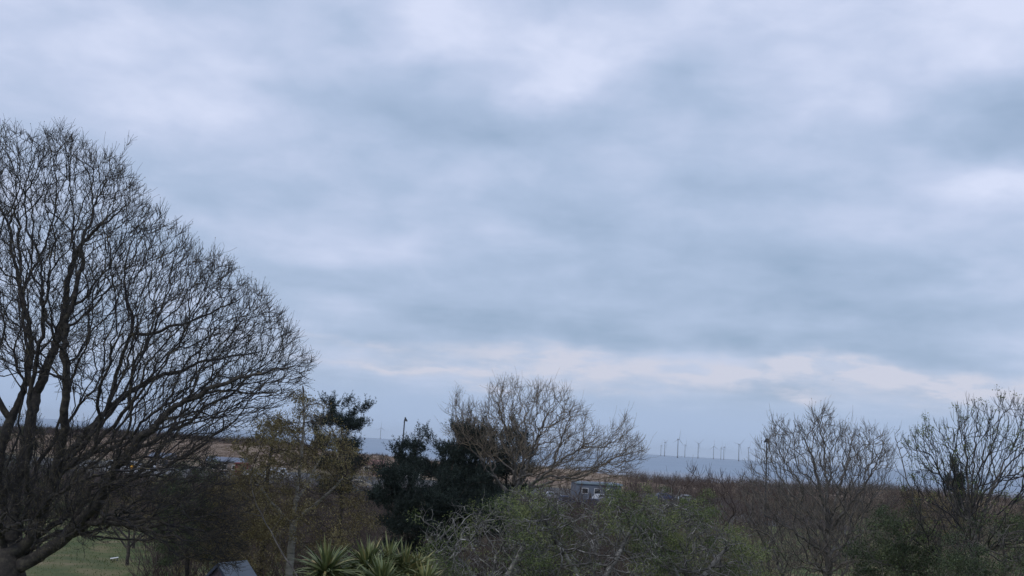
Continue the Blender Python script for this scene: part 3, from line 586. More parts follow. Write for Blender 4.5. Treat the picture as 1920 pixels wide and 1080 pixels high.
# ------------------------------------------------------------------ hawthorn tangle in front
H = dict(mt=M_lichenbark, mtw=M_lichen, up=-.02, sprout=(.45, .55, 4), step=.2, jit=.62, dk=.36, tipr=.0095, lichen=.10, rtip=.0115, wob=.5, twr=.06, clr=.85)
leafy('hawthorn_shrub', 'green hawthorn with curling grey twigs directly right of the palms', 'shrub', 30.0, [(800, 990), (850, 965), (920, 950), (970, 930), (1010, 925), (1040, 960), (1040, 1100), (960, 1140), (850, 1130), (800, 1060), (790, 1020)], 1500, 5.0, 91, 21000, M_haw, .052,
      [[(920, 1300, 0), (925, 1150, 0), (930, 1040, 0)], [(925, 1120, 0), (860, 1050, -.5), (830, 1010, -.5)], [(925, 1120, 0), (980, 1030, .5), (1000, 960, .5)]], patch=.4, **H)
leafy('hawthorn_shrub', 'tangled hawthorn with grey lichen covered twigs in the centre foreground', 'shrub', 31.0, [(980, 940), (1040, 930), (1100, 945), (1160, 935), (1210, 930), (1240, 960), (1250, 1100), (1150, 1140), (1020, 1140), (980, 1050)], 1900, 5.5, 92, 21000, M_haw, .052,
      [[(1110, 1300, 0), (1112, 1150, 0), (1115, 1040, 0)], [(1112, 1120, 0), (1050, 1030, -.5), (1020, 970, -.5)], [(1112, 1120, 0), (1170, 1020, .5), (1200, 960, .5)]], patch=.6, **H)
leafy('hawthorn_shrub', 'bright green hawthorn between the centre tangle and the dense bare tree', 'shrub', 33.0, [(1190, 945), (1240, 925), (1290, 940), (1330, 965), (1380, 1010), (1430, 1050), (1440, 1110), (1300, 1140), (1200, 1140), (1180, 1040)], 1700, 5.5, 93, 26000, M_haw, .055,
      [[(1290, 1290, 0), (1290, 1150, 0), (1285, 1040, 0)], [(1290, 1120, 0), (1240, 1020, -.5), (1220, 970, -.5)], [(1290, 1120, 0), (1350, 1040, .5), (1380, 1020, .5)]], patch=.3, **H)
leafy('evergreen_bush', 'dark green bush at the bottom right, left of the leafy tree', 'shrub', 40.0, [(1610, 1000), (1660, 960), (1720, 955), (1770, 985), (1780, 1060), (1740, 1110), (1620, 1110), (1580, 1050)], 700, 4.5, 94, 17000, M_dark, .085,
      [[(1690, 1250, 0), (1690, 1120, 0), (1692, 1030, 0)]], step=.24, mtw=M_greytwig, patch=.2)
leafy('evergreen_bush', 'dark green bush filling the bottom right corner under the leafy tree', 'shrub', 35.0, [(1760, 1000), (1820, 985), (1880, 975), (1960, 985), (2010, 1020), (2000, 1110), (1880, 1130), (1760, 1110)], 800, 4.5, 95, 19000, M_dark, .075,
      [[(1880, 1300, 0), (1880, 1120, 0), (1882, 1040, 0)]], step=.24, mtw=M_greytwig, patch=.2)
leafy('gorse_shrub', 'olive green rounded shrub behind the centre hawthorns, below the scrub', 'shrub', 66.0, [(1130, 930), (1180, 912), (1240, 915), (1270, 930), (1350, 945), (1350, 1000), (1140, 1000)], 420, 6, 96, 8000, M_haw, .10,
      [[(1230, 1060, 0), (1232, 1000, 0), (1235, 950, 0)]], step=.3, dk=.42, patch=-.2)
leafy('gorse_shrub', 'olive yellow shrub on the scrub edge under the sapling gap at the right', 'shrub', 70.0, [(1690, 945), (1740, 925), (1800, 930), (1850, 945), (1850, 1000), (1690, 1000)], 380, 6, 97, 6500, M_olive, .10,
      [[(1760, 1060, 0), (1762, 1000, 0), (1765, 960, 0)]], step=.3, dk=.42, patch=-.2)
for k, (x0, x1, yt, Yd, sd_, lab) in enumerate([(1000, 1110, 895, 88.0, 102, 'brown bare bush partly hiding the left end of the flat roofed building'), (1120, 1215, 898, 92.0, 103, 'brown bare bush partly hiding the right end of the flat roofed building'), (1250, 1400, 880, 84.0, 98, 'reddish bare bush with fine upright twigs against the sea in front of the scrub'), (1380, 1500, 905, 76.0, 99, 'brown bare bush at the left foot of the dense bare tree'),
                                               (680, 760, 850, 120.0, 100, 'small bare bush with upright twigs in the sea gap between the pines'), (1640, 1760, 915, 80.0, 101, 'brown bare bush under the sapling gap right of the dense bare tree')]):
    h = 1000 if Yd < 100 else 905
    leafy('bare_bush', lab, 'shrub', Yd, [(x0, yt + 20), ((x0 * 2 + x1) / 3, yt), ((x0 + x1) / 2, yt + 8), ((x0 + x1 * 2) / 3, yt), (x1, yt + 20), (x1, h), (x0, h)], 420, 5, sd_, 0, None, 0,
          [[((x0 + x1) / 2, h + 60, 0), ((x0 + x1) / 2, h, 0)], [((x0 + x1) / 2, h + 30, 0), (x0 + 20, h - 40, 0)], [((x0 + x1) / 2, h + 30, 0), (x1 - 20, h - 40, 0)]], mtw=M_scrub, step=.3, dk=.42, up=.6, sprout=(1.1, .8, 3), tipr=.013, jit=.2, rtip=.014, twr=.05, spread=.4, wob=.15)

# ------------------------------------------------------------------ cabbage palms
def palm(name, label, heads, Yp, seed, trunk_px):
    r = rg(seed); tp = P(*trunk_px, Yp); root = empty(name, (tp[0], tp[1], 0), label, 'palm'); Vs = []
    def tb(pl, ra, rb):
        pl = np.array(pl); seg = 14; s = np.linspace(0, len(pl) - 1, seg); q = np.stack([np.interp(s, np.arange(len(pl)), pl[:, a]) for a in range(3)], 1); q[1:-1] += r.normal(size=(seg - 2, 3)) * .015
        R = np.linspace(ra, rb, seg); Dd = nrm(np.gradient(q, axis=0)); V, F = tubes(q[:-1], q[1:], Dd[:-1], Dd[1:], R[:-1], R[1:], 10); Vs.append((V, F, np.zeros(len(F))))
    tb([[tp[0], tp[1], -.1], [tp[0], tp[1], tp[2] * .5], tp], .14, .11)
    for hx, hy, dy, rad, cnt, dry in heads: tb([tp - np.array([0, 0, .1]), (tp + P(hx, hy + 14, Yp + dy)) / 2 + np.array([0, 0, -.15]), P(hx, hy + 14, Yp + dy)], .09, .07)
    V, F, At = merge(Vs); mesh_np('trunk', V, F, M_palmbark, root, smooth=True)
    for hx, hy, dy, rad, cnt, dry in heads:
        hy += 14; c = P(hx, hy, Yp + dy); n = cnt; el_ = np.arcsin(r.uniform(-.75, 1, n)); a = r.uniform(0, 2 * PI, n)
        d = np.stack([np.cos(el_) * np.cos(a), np.cos(el_) * np.sin(a), np.sin(el_)], 1); L_ = rad * r.uniform(.75, 1.15, n); w_ = .027 * r.uniform(.75, 1.2, n)
        side = nrm(np.cross(d, np.array([0, 0, 1.0]) + r.normal(size=(n, 3)) * .25)); K = 6; pts = []; q = c + d * .06 + np.array([0, 0, 1]) * r.uniform(-.14, .06, n)[:, None]; dd = d.copy(); prof = [.55, 1, 1, .85, .6, .32, .03]
        rows = []; sag = np.where(el_ < .1, .17, .055) * r.uniform(.5, 3.2, n)
        for s_ in range(K + 1):
            fold = np.cross(side, dd) * (w_ * prof[s_] * .22)[:, None]
            rows.append(np.stack([q - side * (w_ * prof[s_])[:, None] + fold, q, q + side * (w_ * prof[s_])[:, None] + fold], 1))
            q = q + dd * (L_ / K)[:, None]; dd = nrm(dd - np.array([0, 0, 1]) * sag[:, None])
        V = np.stack(rows, 1).reshape(-1, 3); F = []
        for s_ in range(K):
            for j in range(2): F.append([s_ * 3 + j, s_ * 3 + j + 1, (s_ + 1) * 3 + j + 1, (s_ + 1) * 3 + j])
        F = (np.arange(n)[:, None, None] * (3 * (K + 1)) + np.array(F)[None]).reshape(-1, 4)
        lo = el_ < -.25; v = np.clip(r.normal(.38, .16, n), 0, .75) + np.where(r.random(n) < dry, .35, 0)
        mesh_np('leaf_head', V, F, M_palm, root, np.repeat(np.clip(v, 0, 1), 2 * K))
        nd2 = int(n * .3); a = r.uniform(0, 2 * PI, nd2); d = np.stack([np.cos(a) * .5, np.sin(a) * .5, -np.ones(nd2)], 1)
        V, F = leafquads(c + r.normal(size=(nd2, 3)) * .05, d, rad * .8, .05, r); mesh_np('dead_leaf_skirt', V, F, M_palmdry, root, r.random(len(F)))
palm('cabbage_palm', 'cabbage palm with one spiky green head, leftmost beside the grey shed roof', [(612, 1062, 0, .72, 380, .1)], 22.0, 61, (614, 1100))
palm('cabbage_palm', 'tallest cabbage palm with dense upright green heads in the middle of the palms', [(688, 1052, .3, .66, 440, .12), (716, 1085, -.9, .62, 340, .06), (655, 1082, .5, .55, 240, .12), (728, 1048, .8, .58, 300, .25)], 22.5, 62, (700, 1130))
palm('cabbage_palm', 'yellowing cabbage palm with tan tipped leaves, rightmost beside the hawthorn', [(757, 1060, .4, .60, 420, .6), (798, 1085, -.2, .50, 360, .45), (782, 1058, .6, .5, 300, .6)], 23.0, 63, (775, 1130))

# ------------------------------------------------------------------ scrub, dune grass, meadow (uncountable cover)
def hz(px): return 835 + (px - 960) * .0592
def clumps(xy, hgt_m, rad, stems, rgq, r0, lean=.6, curl=.15):
    n = len(xy); z = hgt(xy[:, 0], xy[:, 1]); m = n * stems; ci = np.repeat(np.arange(n), stems)
    b = np.stack([xy[ci, 0], xy[ci, 1], z[ci] - .05], 1) + rgq.normal(size=(m, 3)) * np.array([rad, rad, 0]) * .5
    a = rgq.uniform(0, 2 * PI, m); d = nrm(np.stack([np.cos(a) * lean, np.sin(a) * lean, np.ones(m)], 1) * rgq.uniform(.5, 1.3, (m, 3))); L_ = np.asarray(hgt_m)[ci] * rgq.uniform(.55, 1.1, m)
    out = []; p = b; pd = d; rr = np.full(m, r0) * rgq.uniform(.6, 1.3, m); v = np.clip(rgq.normal(.45, .16, m) + np.repeat(rgq.normal(0, .16, n), stems), 0, 1)
    for k in range(2):
        d2 = nrm(pd + rgq.normal(size=(m, 3)) * curl + np.array([0, 0, .1])); q = p + d2 * (L_ / 2)[:, None]
        out.append((*tubes(p, q, pd, d2, rr, rr * .6, 3), np.repeat(v, 3)))
        if k == 0 or True:   # side twigs
            s1 = nrm(d2 + rgq.normal(size=(m, 3)) * .6); q1 = q + s1 * (L_ * .3)[:, None]; out.append((*tubes(q, q1, s1, s1, rr * .55, rr * .3, 3), np.repeat(v, 3)))
        p = q; pd = d2; rr = rr * .6
    return out
def scatter(n, x0, x1, y0, y1, rgq, f):
    X = rgq.uniform(x0, x1, n); Y = rgq.uniform(y0, y1, n); px = 960 + X / Y * 2000; m = f(X, Y, px); return np.stack([X[m], Y[m]], 1)
r_ = rg(200)
a1 = scatter(8000, -20, 260, 56, 395, r_, lambda X, Y, px: (px > 1195) & (px < 2080) & (Y < coast(X) - 30) & ~((np.abs(px - 1272) < 45) & (Y > 216) & (Y < 240)))
o = clumps(a1, r_.uniform(1.6, 3.1, len(a1)) * np.interp(a1[:, 1], [88, 200, 400], [.95, 1.0, 1.1]), 1.6, 13, r_, .034)
V, F, At = merge(o); sc = mesh_np('scrub', V, F, M_scrub, None, At); tag(sc, 'brown leafless scrub covering the ground towards the shore', None, kind='stuff')
a2 = scatter(4400, -95, 30, 58, 182, r_, lambda X, Y, px: (px > -120) & (px < 1230) & ((Y < 150) | (r_.random(len(X)) < .45)) & ((Y > 98) | (px > 335)) & ~((Y < 62) & (px > 380) & (px < 490))); o = clumps(a2, r_.uniform(1.8, 3.4, len(a2)), 1.5, 14, r_, .028)
a3 = scatter(1300, -330, -95, 560, 650, r_, lambda X, Y, px: (px > -100) & (px < 620)); o += clumps(a3, r_.uniform(1.6, 3.6, len(a3)) * (1 + .45 * np.sin(a3[:, 0] * .09) * np.sin(a3[:, 0] * .23 + 1)), 3, 16, r_, .10)
a4 = scatter(420, -80, 30, 330, 520, r_, lambda X, Y, px: (px > 600) & (px < 1200) & (Y < coast(X) - 22) & (Y > coast(X) - 60)); o += clumps(a4, r_.uniform(.8, 1.8, len(a4)), 2, 14, r_, .07)
V, F, At = merge(o); sc2 = mesh_np('hedge_scrub', V, F, M_scrub, None, At * .75); tag(sc2, 'dark leafless hedge scrub behind the trees and on the far left rise', None, kind='stuff')
a5 = scatter(9000, -260, 60, 285, 640, r_, lambda X, Y, px: (px > -100) & (px < 1215) & (Y < coast(X) - 12)); 
o = clumps(a5, r_.uniform(.5, 1.1, len(a5)), 1.6, 7, r_, .055, lean=.5); V, F, At = merge(o); dg = mesh_np('dune_grass', V, F, M_straw, None, At); tag(dg, 'straw coloured dune grass between the car park and the sea', None, kind='stuff')
n = 26000; X = r_.uniform(-75, -8, n); Y = r_.uniform(62, 110, n); dr_ = nrm(np.stack([r_.normal(size=n) * .35, r_.normal(size=n) * .35, np.ones(n)], 1))
V, F = leafquads(np.stack([X, Y, np.zeros(n)], 1), dr_, r_.uniform(.05, .14, n) * (1 + .5 * (np.sin(X * .5) * np.sin(Y * .4) > .3)), .05, r_)
mg = mesh_np('meadow_grass', V, F, M_grassb, None, np.clip(.4 + .35 * np.sin(X * .3 + Y * .25) + r_.normal(size=n) * .15, 0, 1)); tag(mg, 'short rough meadow grass under the large bare tree', None, kind='stuff')

# ------------------------------------------------------------------ small solid modelling
class MB:
    def __init__(s): s.V = []; s.F = []
    def box(s, c, d, rz=0.0, taper=(1, 1)):
        x, y, z = np.array(d) / 2; o_ = len(s.V)
        for k, (sx, sy, sz) in enumerate([(-1, -1, -1), (1, -1, -1), (1, 1, -1), (-1, 1, -1), (-1, -1, 1), (1, -1, 1), (1, 1, 1), (-1, 1, 1)]):
            tx, ty = taper if sz > 0 else (1, 1); px, py = sx * x * tx, sy * y * ty
            s.V.append((c[0] + px * math.cos(rz) - py * math.sin(rz), c[1] + px * math.sin(rz) + py * math.cos(rz), c[2] + sz * z))
        for f in [(0, 3, 2, 1), (4, 5, 6, 7), (0, 1, 5, 4), (1, 2, 6, 5), (2, 3, 7, 6), (3, 0, 4, 7)]: s.F.append([o_ + i for i in f])
        return s
    def prism(s, prof, a, b, axis='y', top=1.0):
        """profile (u,z) extruded along y (or x); the 2nd half may narrow with height"""
        n = len(prof); o_ = len(s.V)
        for e in (a, b):
            for q in prof: s.V.append((q[0], e, q[1]) if axis == 'y' else (e, q[0], q[1]))
        s.F.append([o_ + i for i in range(n)]); s.F.append([o_ + n + i for i in reversed(range(n))])
        for i in range(n): j = (i + 1) % n; s.F.append([o_ + i, o_ + n + i, o_ + n + j, o_ + j])
        return s
    def cyl(s, p0, p1, r0, r1, n=12):
        p0 = np.array(p0, float); p1 = np.array(p1, float); d = nrm((p1 - p0)[None]); Vq, Fq = tubes(p0[None], p1[None], d, d, np.array([r0]), np.array([r1]), n); o_ = len(s.V)
        s.V += [tuple(v) for v in Vq]; s.F += [[o_ + i for i in f] for f in Fq]; s.F.append([o_ + i for i in range(n)]); s.F.append([o_ + n + i for i in reversed(range(n))]); return s
    def build(s, name, m, parent=None, bevel=0.0):
        me = bpy.data.meshes.new(name); me.from_pydata(s.V, [], s.F); me.update()
        import bmesh
        bm = bmesh.new(); bm.from_mesh(me); bmesh.ops.recalc_face_normals(bm, faces=bm.faces)
        if bevel: bmesh.ops.bevel(bm, geom=[e for e in bm.edges if e.calc_face_angle(0) > .5], offset=bevel, segments=2, affect='EDGES', clamp_overlap=True)
        bm.to_mesh(me); bm.free()
        me.materials.append(m); o = bpy.data.objects.new(name, me); COL.objects.link(o)
        if parent is not None: o.parent = parent
        return o
def root(name, loc, rz, label, cat, group=None):
    o = empty(name, loc, label, cat, group); o.rotation_euler[2] = rz; return o
def gpt(px, Y): return (float(P(px, hz(px), Y)[0]), Y, float(hgt(P(px, hz(px), Y)[0], Y)))

# wind turbines out at sea
def turbine_mesh():
    tw = MB().cyl((0, 0, 4), (0, 0, 76), 2.3, 1.5, 16); tp = MB().cyl((0, 0, -6), (0, 0, 5), 2.7, 2.7, 16).cyl((0, 0, 5), (0, 0, 5.5), 4, 4, 16)
    na = MB().box((0, -.5, 78), (3.6, 10, 3.6), taper=(.85, .95)); hb = MB().cyl((0, -5.6, 78), (0, -8.4, 78), 1.7, .6, 12)
    bl = MB(); prof = [(0, 1.0), (6, 1.9), (16, 1.5), (32, .9), (46, .35)]; o_ = 0
    for k, (z, c) in enumerate(prof):
        bl.V += [(-c * .35, -.35 * c, z), (c * .65, 0, z), (-c * .35, .35 * c, z)]
        if k:
            a = (k - 1) * 3
            for j in range(3): i2 = (j + 1) % 3; bl.F.append([a + j, a + i2, a + 3 + i2, a + 3 + j])
    bl.F += [[0, 1, 2], [12, 13, 14]]
    return tw, tp, na, hb, bl
TM = None
def turbine(px, hub, basey, blade_deg, yaw, label):
    global TM
    Y = 76 * 2000 / max(basey - hub, 8) ; Y = min(Y, 9000); p = P(px, hz(px), Y); r = root('wind_turbine', (p[0], Y, SEA), yaw, label, 'wind turbine', 'wind turbines standing in the sea')
    if TM is None:
        tw, tp, na, hb, bl = turbine_mesh(); TM = [tw.build('tower', M_turb, r), tp.build('footing', M_turbbase, r), na.build('nacelle', M_turb, r), hb.build('rotor_hub', M_turb, r), bl.build('blade', M_turb)]
        h, b = TM[3], TM[4]
    else:
        for k in range(3): c = TM[k].copy(); COL.objects.link(c); c.parent = r
        h = TM[3].copy(); COL.objects.link(h); h.parent = r; b = TM[4].copy(); COL.objects.link(b)
    for k in range(3):
        bb = b if k == 0 else b.copy()
        if k: COL.objects.link(bb)
        bb.parent = h; bb.location = (0, -7, 78); bb.rotation_euler = (0, math.radians(blade_deg + 120 * k), 0)
TUR = [(713, 799.4, 819.5, 0, .3, 'faint wind turbine over the sea gap, left of the thin lamp post'), (785.5, 802, 822, 35, .2, 'faint wind turbine just right of the thin lamp post at the pines'),
 (1183, 840, 851, 15, .2, 'very small far wind turbine half lost in the twig ends of the round bare tree'), (1196.5, 820.6, 850, 40, .9, 'wind turbine just right of the round bare tree, the taller of an overlapping pair'), (1202.5, 826, 850, 30, .1, 'fainter wind turbine overlapping the tall one beside the round bare tree'),
 (1239, 832, 850, 0, 1.3, 'faint wind turbine standing close left of one with a blade swept up to the right'), (1246, 827.6, 852.4, 55, 1.0, 'wind turbine with one blade swept up to the right'), (1270.4, 821.8, 855, 10, .7, 'tallest and clearest wind turbine of the row'),
 (1284, 832.7, 855, 5, 1.2, 'small wind turbine directly right of the tallest one'), (1308.7, 829.4, 855.6, 50, .6, 'clear wind turbine in the middle of the row above the reddish bush'), (1337.6, 835.5, 858, 0, .3, 'pale wind turbine with an upright blade, left of a close pair'),
 (1351.5, 838, 858.5, 0, 1.1, 'left one of a close pair of small wind turbines'), (1357, 836.7, 859, 40, 1.2, 'right one of a close pair of small wind turbines'), (1385, 832, 861.5, 45, .5, 'clear wind turbine between the close pair and the right lamp post'),
 (1403, 837.4, 862, 20, .9, 'wind turbine second to the left of the right lamp post'), (1417, 841.8, 862, 30, .4, 'small faint wind turbine next to the right lamp post'), (283, 760, 794, 10, 1.0, 'wind turbine seen through the twigs of the large bare oak')]
for q in TUR: turbine(*q)

# work platform out at sea
p = P(1721, hz(1721), 2500.0); r = root('sea_platform', (p[0], 2500, SEA), .15, 'small dark grey platform standing in the sea seen between the sapling and the leafy tree', 'platform')
for sx in (-3.6, 3.6):
    for sy in (-3, 3): MB().cyl((sx, sy, -4), (sx, sy, 3), .4, .4, 8).build('leg', M_lampp, r)
MB().box((0, 0, 3.3), (11, 9, .8)).build('deck', M_lampp, r); MB().box((1.6, 0, 6), (5.6, 6, 4.6)).box((-3.2, 0, 5), (2.6, 4, 2.6)).build('cabin', M_lampp, r, .1); MB().cyl((3.4, 0, 8.2), (3.4, 0, 11.5), .15, .1, 6).build('mast', M_lampp, r)

# lamp posts
def lamp(px, hub, Y, label, heads):
    b = gpt(px, Y); top = float(P(px, hub, Y)[2]); r = root('lamp_post', b, 0, label, 'lamp post'); H_ = top - b[2]
    MB().cyl((0, 0, 0), (0, 0, 1.2), .17, .17, 12).cyl((0, 0, 1.2), (0, 0, H_ - .3), .125, .085, 12).build('pole', M_lampp, r)
    MB().cyl((0, 0, H_ - .35), (0, 0, H_ + .15), .1, .07, 10).build('collar', M_lampp, r)
    for sx in heads:
        h = MB(); h.prism([(0, H_ + .42), (sx * .10, H_ + .46), (sx * .42, H_ - .05), (sx * .34, H_ - .16), (0, H_ + .0)], -.22, .22).build('lamp_head', M_lampp, r, .02)
        g = MB().box((sx * .2, 0, H_ - .1), (.3, .36, .06), ).build('lens', M_lampglass, h and r)
lamp(1437, 828, 150.0, 'dark lamp post with twin heads forming a peak, beside the dense bare tree', (1, -1)); lamp(756, 788, 150.0, 'tall thin lamp post with a single head rising behind the broad pine', (1,))

# bird
p = P(1562, 713, 420.0); bm_ = MB(); bm_.cyl((-.22, 0, 0), (0, 0, .02), .03, .075, 8).cyl((0, 0, .02), (.2, 0, 0), .075, .03, 8)
r = root('seagull', p, .6, 'small dark bird flying in the sky over the dense bare tree', 'bird'); bm_.build('body', M_turb, r)
for sy in (-1, 1):
    wq = MB(); wq.V = [(-.08, 0, .05), (.12, 0, .05), (.08, sy * .35, .2), (-.06, sy * .35, .2), (-.1, sy * .75, .10), (-.08, 0, .03), (.12, 0, .03), (.08, sy * .35, .18), (-.06, sy * .35, .18)]; wq.F = [[0, 1, 2, 3], [3, 2, 4], [5, 8, 7, 6], [8, 4, 7], [1, 6, 7, 2], [0, 3, 8, 5], [2, 7, 4], [3, 4, 8]]; wq.build('wing', M_turb, r)

# car park sheet
cp = mat('asphalt', (.05, .05, .052), .9, var=(.09, .088, .085), scale=.8); m_ = MB()
for (x0, x1, y0, y1) in [(-130, 55, 160, 262)]: m_.V += [(x0, y0, .02), (x1, y0, .02), (x1, y1, .02), (x0, y1, .02)]; m_.F.append([0, 1, 2, 3])
tag(m_.build('car_park', cp), None, None, kind='structure')
PAINT = {k: mat(k + '_car_paint', c, .35, var=tuple(min(1, q * 1.05) for q in c), scale=1, spec=.5) for k, c in dict(white=(.50, .52, .56), navy=(.03, .05, .12), silver=(.30, .32, .35), red=(.22, .03, .03), black=(.025, .025, .03), teal=(.06, .18, .26), cream=(.36, .32, .25)).items()}
def vehicle(kind, px, Y, rz, paint, label, cat, group='vehicles parked in the car park'):
    b = gpt(px, Y); r = root({'car': 'parked_car', 'van': 'parked_van', 'caravan': 'caravan'}[kind], (b[0], b[1], .03), rz, label, cat, group); pm = PAINT[paint]
    if kind == 'car':
        L_, W_ = 4.1, 1.74; lowp = [(-2.05, .32), (-2.08, .75), (-1.95, .92), (.75, .98), (1.75, .84), (2.05, .66), (2.06, .32)]; cab = [(-1.88, .93), (-1.5, 1.40), (-1.2, 1.47), (.15, 1.47), (.45, 1.40), (1.15, .95)]
    elif kind == 'van':
        L_, W_ = 5.3, 1.95; lowp = [(-2.65, .35), (-2.66, 1.2), (1.5, 1.2), (2.2, 1.05), (2.62, .85), (2.64, .35)]; cab = [(-2.63, 1.19), (-2.6, 2.25), (-2.45, 2.35), (.9, 2.35), (1.15, 2.25), (1.9, 1.12)]
    else:
        L_, W_ = 5.6, 2.2; lowp = [(-2.8, .5), (-2.85, 1.3), (2.85, 1.3), (2.8, .5)]; cab = [(-2.84, 1.29), (-2.6, 2.45), (-2.3, 2.58), (2.2, 2.58), (2.55, 2.4), (2.84, 1.29)]
    MB().prism(lowp, -W_ / 2, W_ / 2).build('body', pm, r, .07)
    c = MB().prism(cab, -W_ / 2 * .93, W_ / 2 * .93)
    n = len(cab)
    for i, v_ in enumerate(c.V):
        k = (v_[2] - cab[0][1]) / (max(q[1] for q in cab) - cab[0][1]); c.V[i] = (v_[0], v_[1] * (1 - .14 * max(0, k) * (1 if kind == 'car' else .35)), v_[2])
    c.build('cab' if kind != 'caravan' else 'upper_body', pm, r, .04)
    zt = max(q[1] for q in cab); zb = cab[0][1]; sideY = W_ / 2 * .93
    wins = {'car': [(-1.35, -.45), (-.38, .52)], 'van': [(.55, 1.25)], 'caravan': [(-2.2, -1.2), (-.6, .3), (1.3, 2.2)]}[kind]
    for sy in (-1, 1):
        for (xa, xb) in wins:
            z0, z1 = zb + (zt - zb) * (.12 if kind == 'car' else .25), zb + (zt - zb) * .8; kx = .14 * (1 if kind == 'car' else .35)
            y0 = sideY * (1 - kx * (z0 - zb) / (zt - zb)) + .006; y1 = sideY * (1 - kx * (z1 - zb) / (zt - zb)) + .006
            g = MB(); g.V = [(xa, sy * y0, z0), (xb + .12, sy * y0, z0), (xb - .08, sy * y1, z1), (xa + .06, sy * y1, z1)]; g.V += [(q[0], q[1] - sy * .03, q[2]) for q in g.V[:4]]
            g.F = [[0, 1, 2, 3], [7, 6, 5, 4], [0, 4, 5, 1], [1, 5, 6, 2], [2, 6, 7, 3], [3, 7, 4, 0]]; g.build('side_window', M_glass, r)
    if kind != 'caravan':
        (xa, za), (xb, zb2) = cab[-2], cab[-1]; t0, t1 = .92, .08; pa = (xb + (xa - xb) * .1, zb2 + (za - zb2) * .1); pb = (xb + (xa - xb) * .9, zb2 + (za - zb2) * .9); g = MB()
        g.V = [(pa[0] + .02, -W_ * .4, pa[1] + .015), (pa[0] + .02, W_ * .4, pa[1] + .015), (pb[0] + .02, W_ * .35, pb[1] + .015), (pb[0] + .02, -W_ * .35, pb[1] + .015)]; g.V += [(q[0] - .03, q[1], q[2] - .02) for q in g.V[:4]]
        g.F = [[0, 1, 2, 3], [7, 6, 5, 4], [0, 4, 5, 1], [1, 5, 6, 2], [2, 6, 7, 3], [3, 7, 4, 0]]; g.build('windscreen', M_glass, r)
        for sy in (-1, 1): MB().box((L_ / 2 - .08, sy * W_ * .36, .68), (.14, .34, .16)).build('headlight', M_lampglass, r, .02)
    wr = .31 if kind != 'van' else .35
    for xx in ((-1.25, 1.3) if kind == 'car' else (-1.6, 1.7) if kind == 'van' else (-.1,)):
        for sy in (-1, 1):
            y0 = sy * (W_ / 2 - .2); y1 = sy * (W_ / 2 + .01); w_ = MB().cyl((xx, y0, wr), (xx, y1, wr), wr, wr, 18).build('wheel', M_tyre, r); MB().cyl((xx, y1, wr), (xx, y1 + sy * .015, wr), wr * .62, wr * .55, 14).build('rim', M_rim, w_)
    if kind == 'caravan': MB().cyl((2.8, 0, .5), (4.0, 0, .45), .05, .05, 8).build('tow_bar', M_lampp, r)
VE = [('caravan', 237, 196, .1, 'white', 'white caravan left of the round orange board, behind the oak limbs', 'caravan'), ('van', 285, 190, .2, 'white', 'white van right of the round orange board, seen through oak twigs', 'van'),
 ('car', 152, 215, .3, 'white', 'white car far left behind the thick oak limbs', 'car'), ('car', 325, 205, 2.9, 'silver', 'silver car between the white van and the ivy clad shrub', 'car'),
 ('car', 482, 220, .2, 'white', 'white car beside the dark red container, left of the birch', 'car'), ('car', 476, 176, -.5, 'navy', 'dark blue car nearest the camera, left of the birch trunk', 'car'), ('car', 435, 200, .1, 'silver', 'silver car in front of the long low building', 'car'),
 ('van', 530, 215, .1, 'white', 'white van just left of the birch trunk', 'van'), ('car', 653, 195, .4, 'silver', 'silver car showing right of the birch crown', 'car'), ('car', 683, 202, .2, 'cream', 'cream car at the foot of the left pine', 'car'), ('car', 664, 178, 0, 'teal', 'teal car below the silver one right of the birch', 'car'),
 ('car', 1045, 200, .2, 'silver', 'silver car left of the flat roofed building', 'car'), ('car', 1068, 186, .1, 'navy', 'navy car below the left end of the flat roofed building', 'car'), ('car', 1110, 182, 3.0, 'navy', 'navy car in front of the middle of the flat roofed building', 'car'),
 ('car', 1152, 190, .1, 'silver', 'silver car at the right end of the flat roofed building', 'car'), ('car', 1172, 200, .3, 'black', 'black car right of the flat roofed building by the scrub', 'car'), ('car', 1136, 203, .4, 'white', 'white car close against the right front of the flat roofed building', 'car'),
 ('car', 1250, 226, .1, 'navy', 'dark blue car alone in the scrub right of the centre', 'car'), ('car', 1293, 224, .1, 'silver', 'silver car half sunk in scrub behind the reddish bush', 'car')]
for q in VE: vehicle(*q)
# round orange board
b = gpt(258, 188); r = root('round_sign', (b[0], b[1], .02), 0, 'round orange board on a post between the white caravan and van', 'sign')
MB().cyl((0, 0, 0), (0, 0, 1.5), .05, .05, 8).build('post', M_lampp, r); MB().cyl((0, -.06, 1.9), (0, -.1, 1.9), .42, .42, 24).build('board', mat('orange_paint', (.75, .36, .04), .6, var=(.8, .42, .06), scale=3), r)

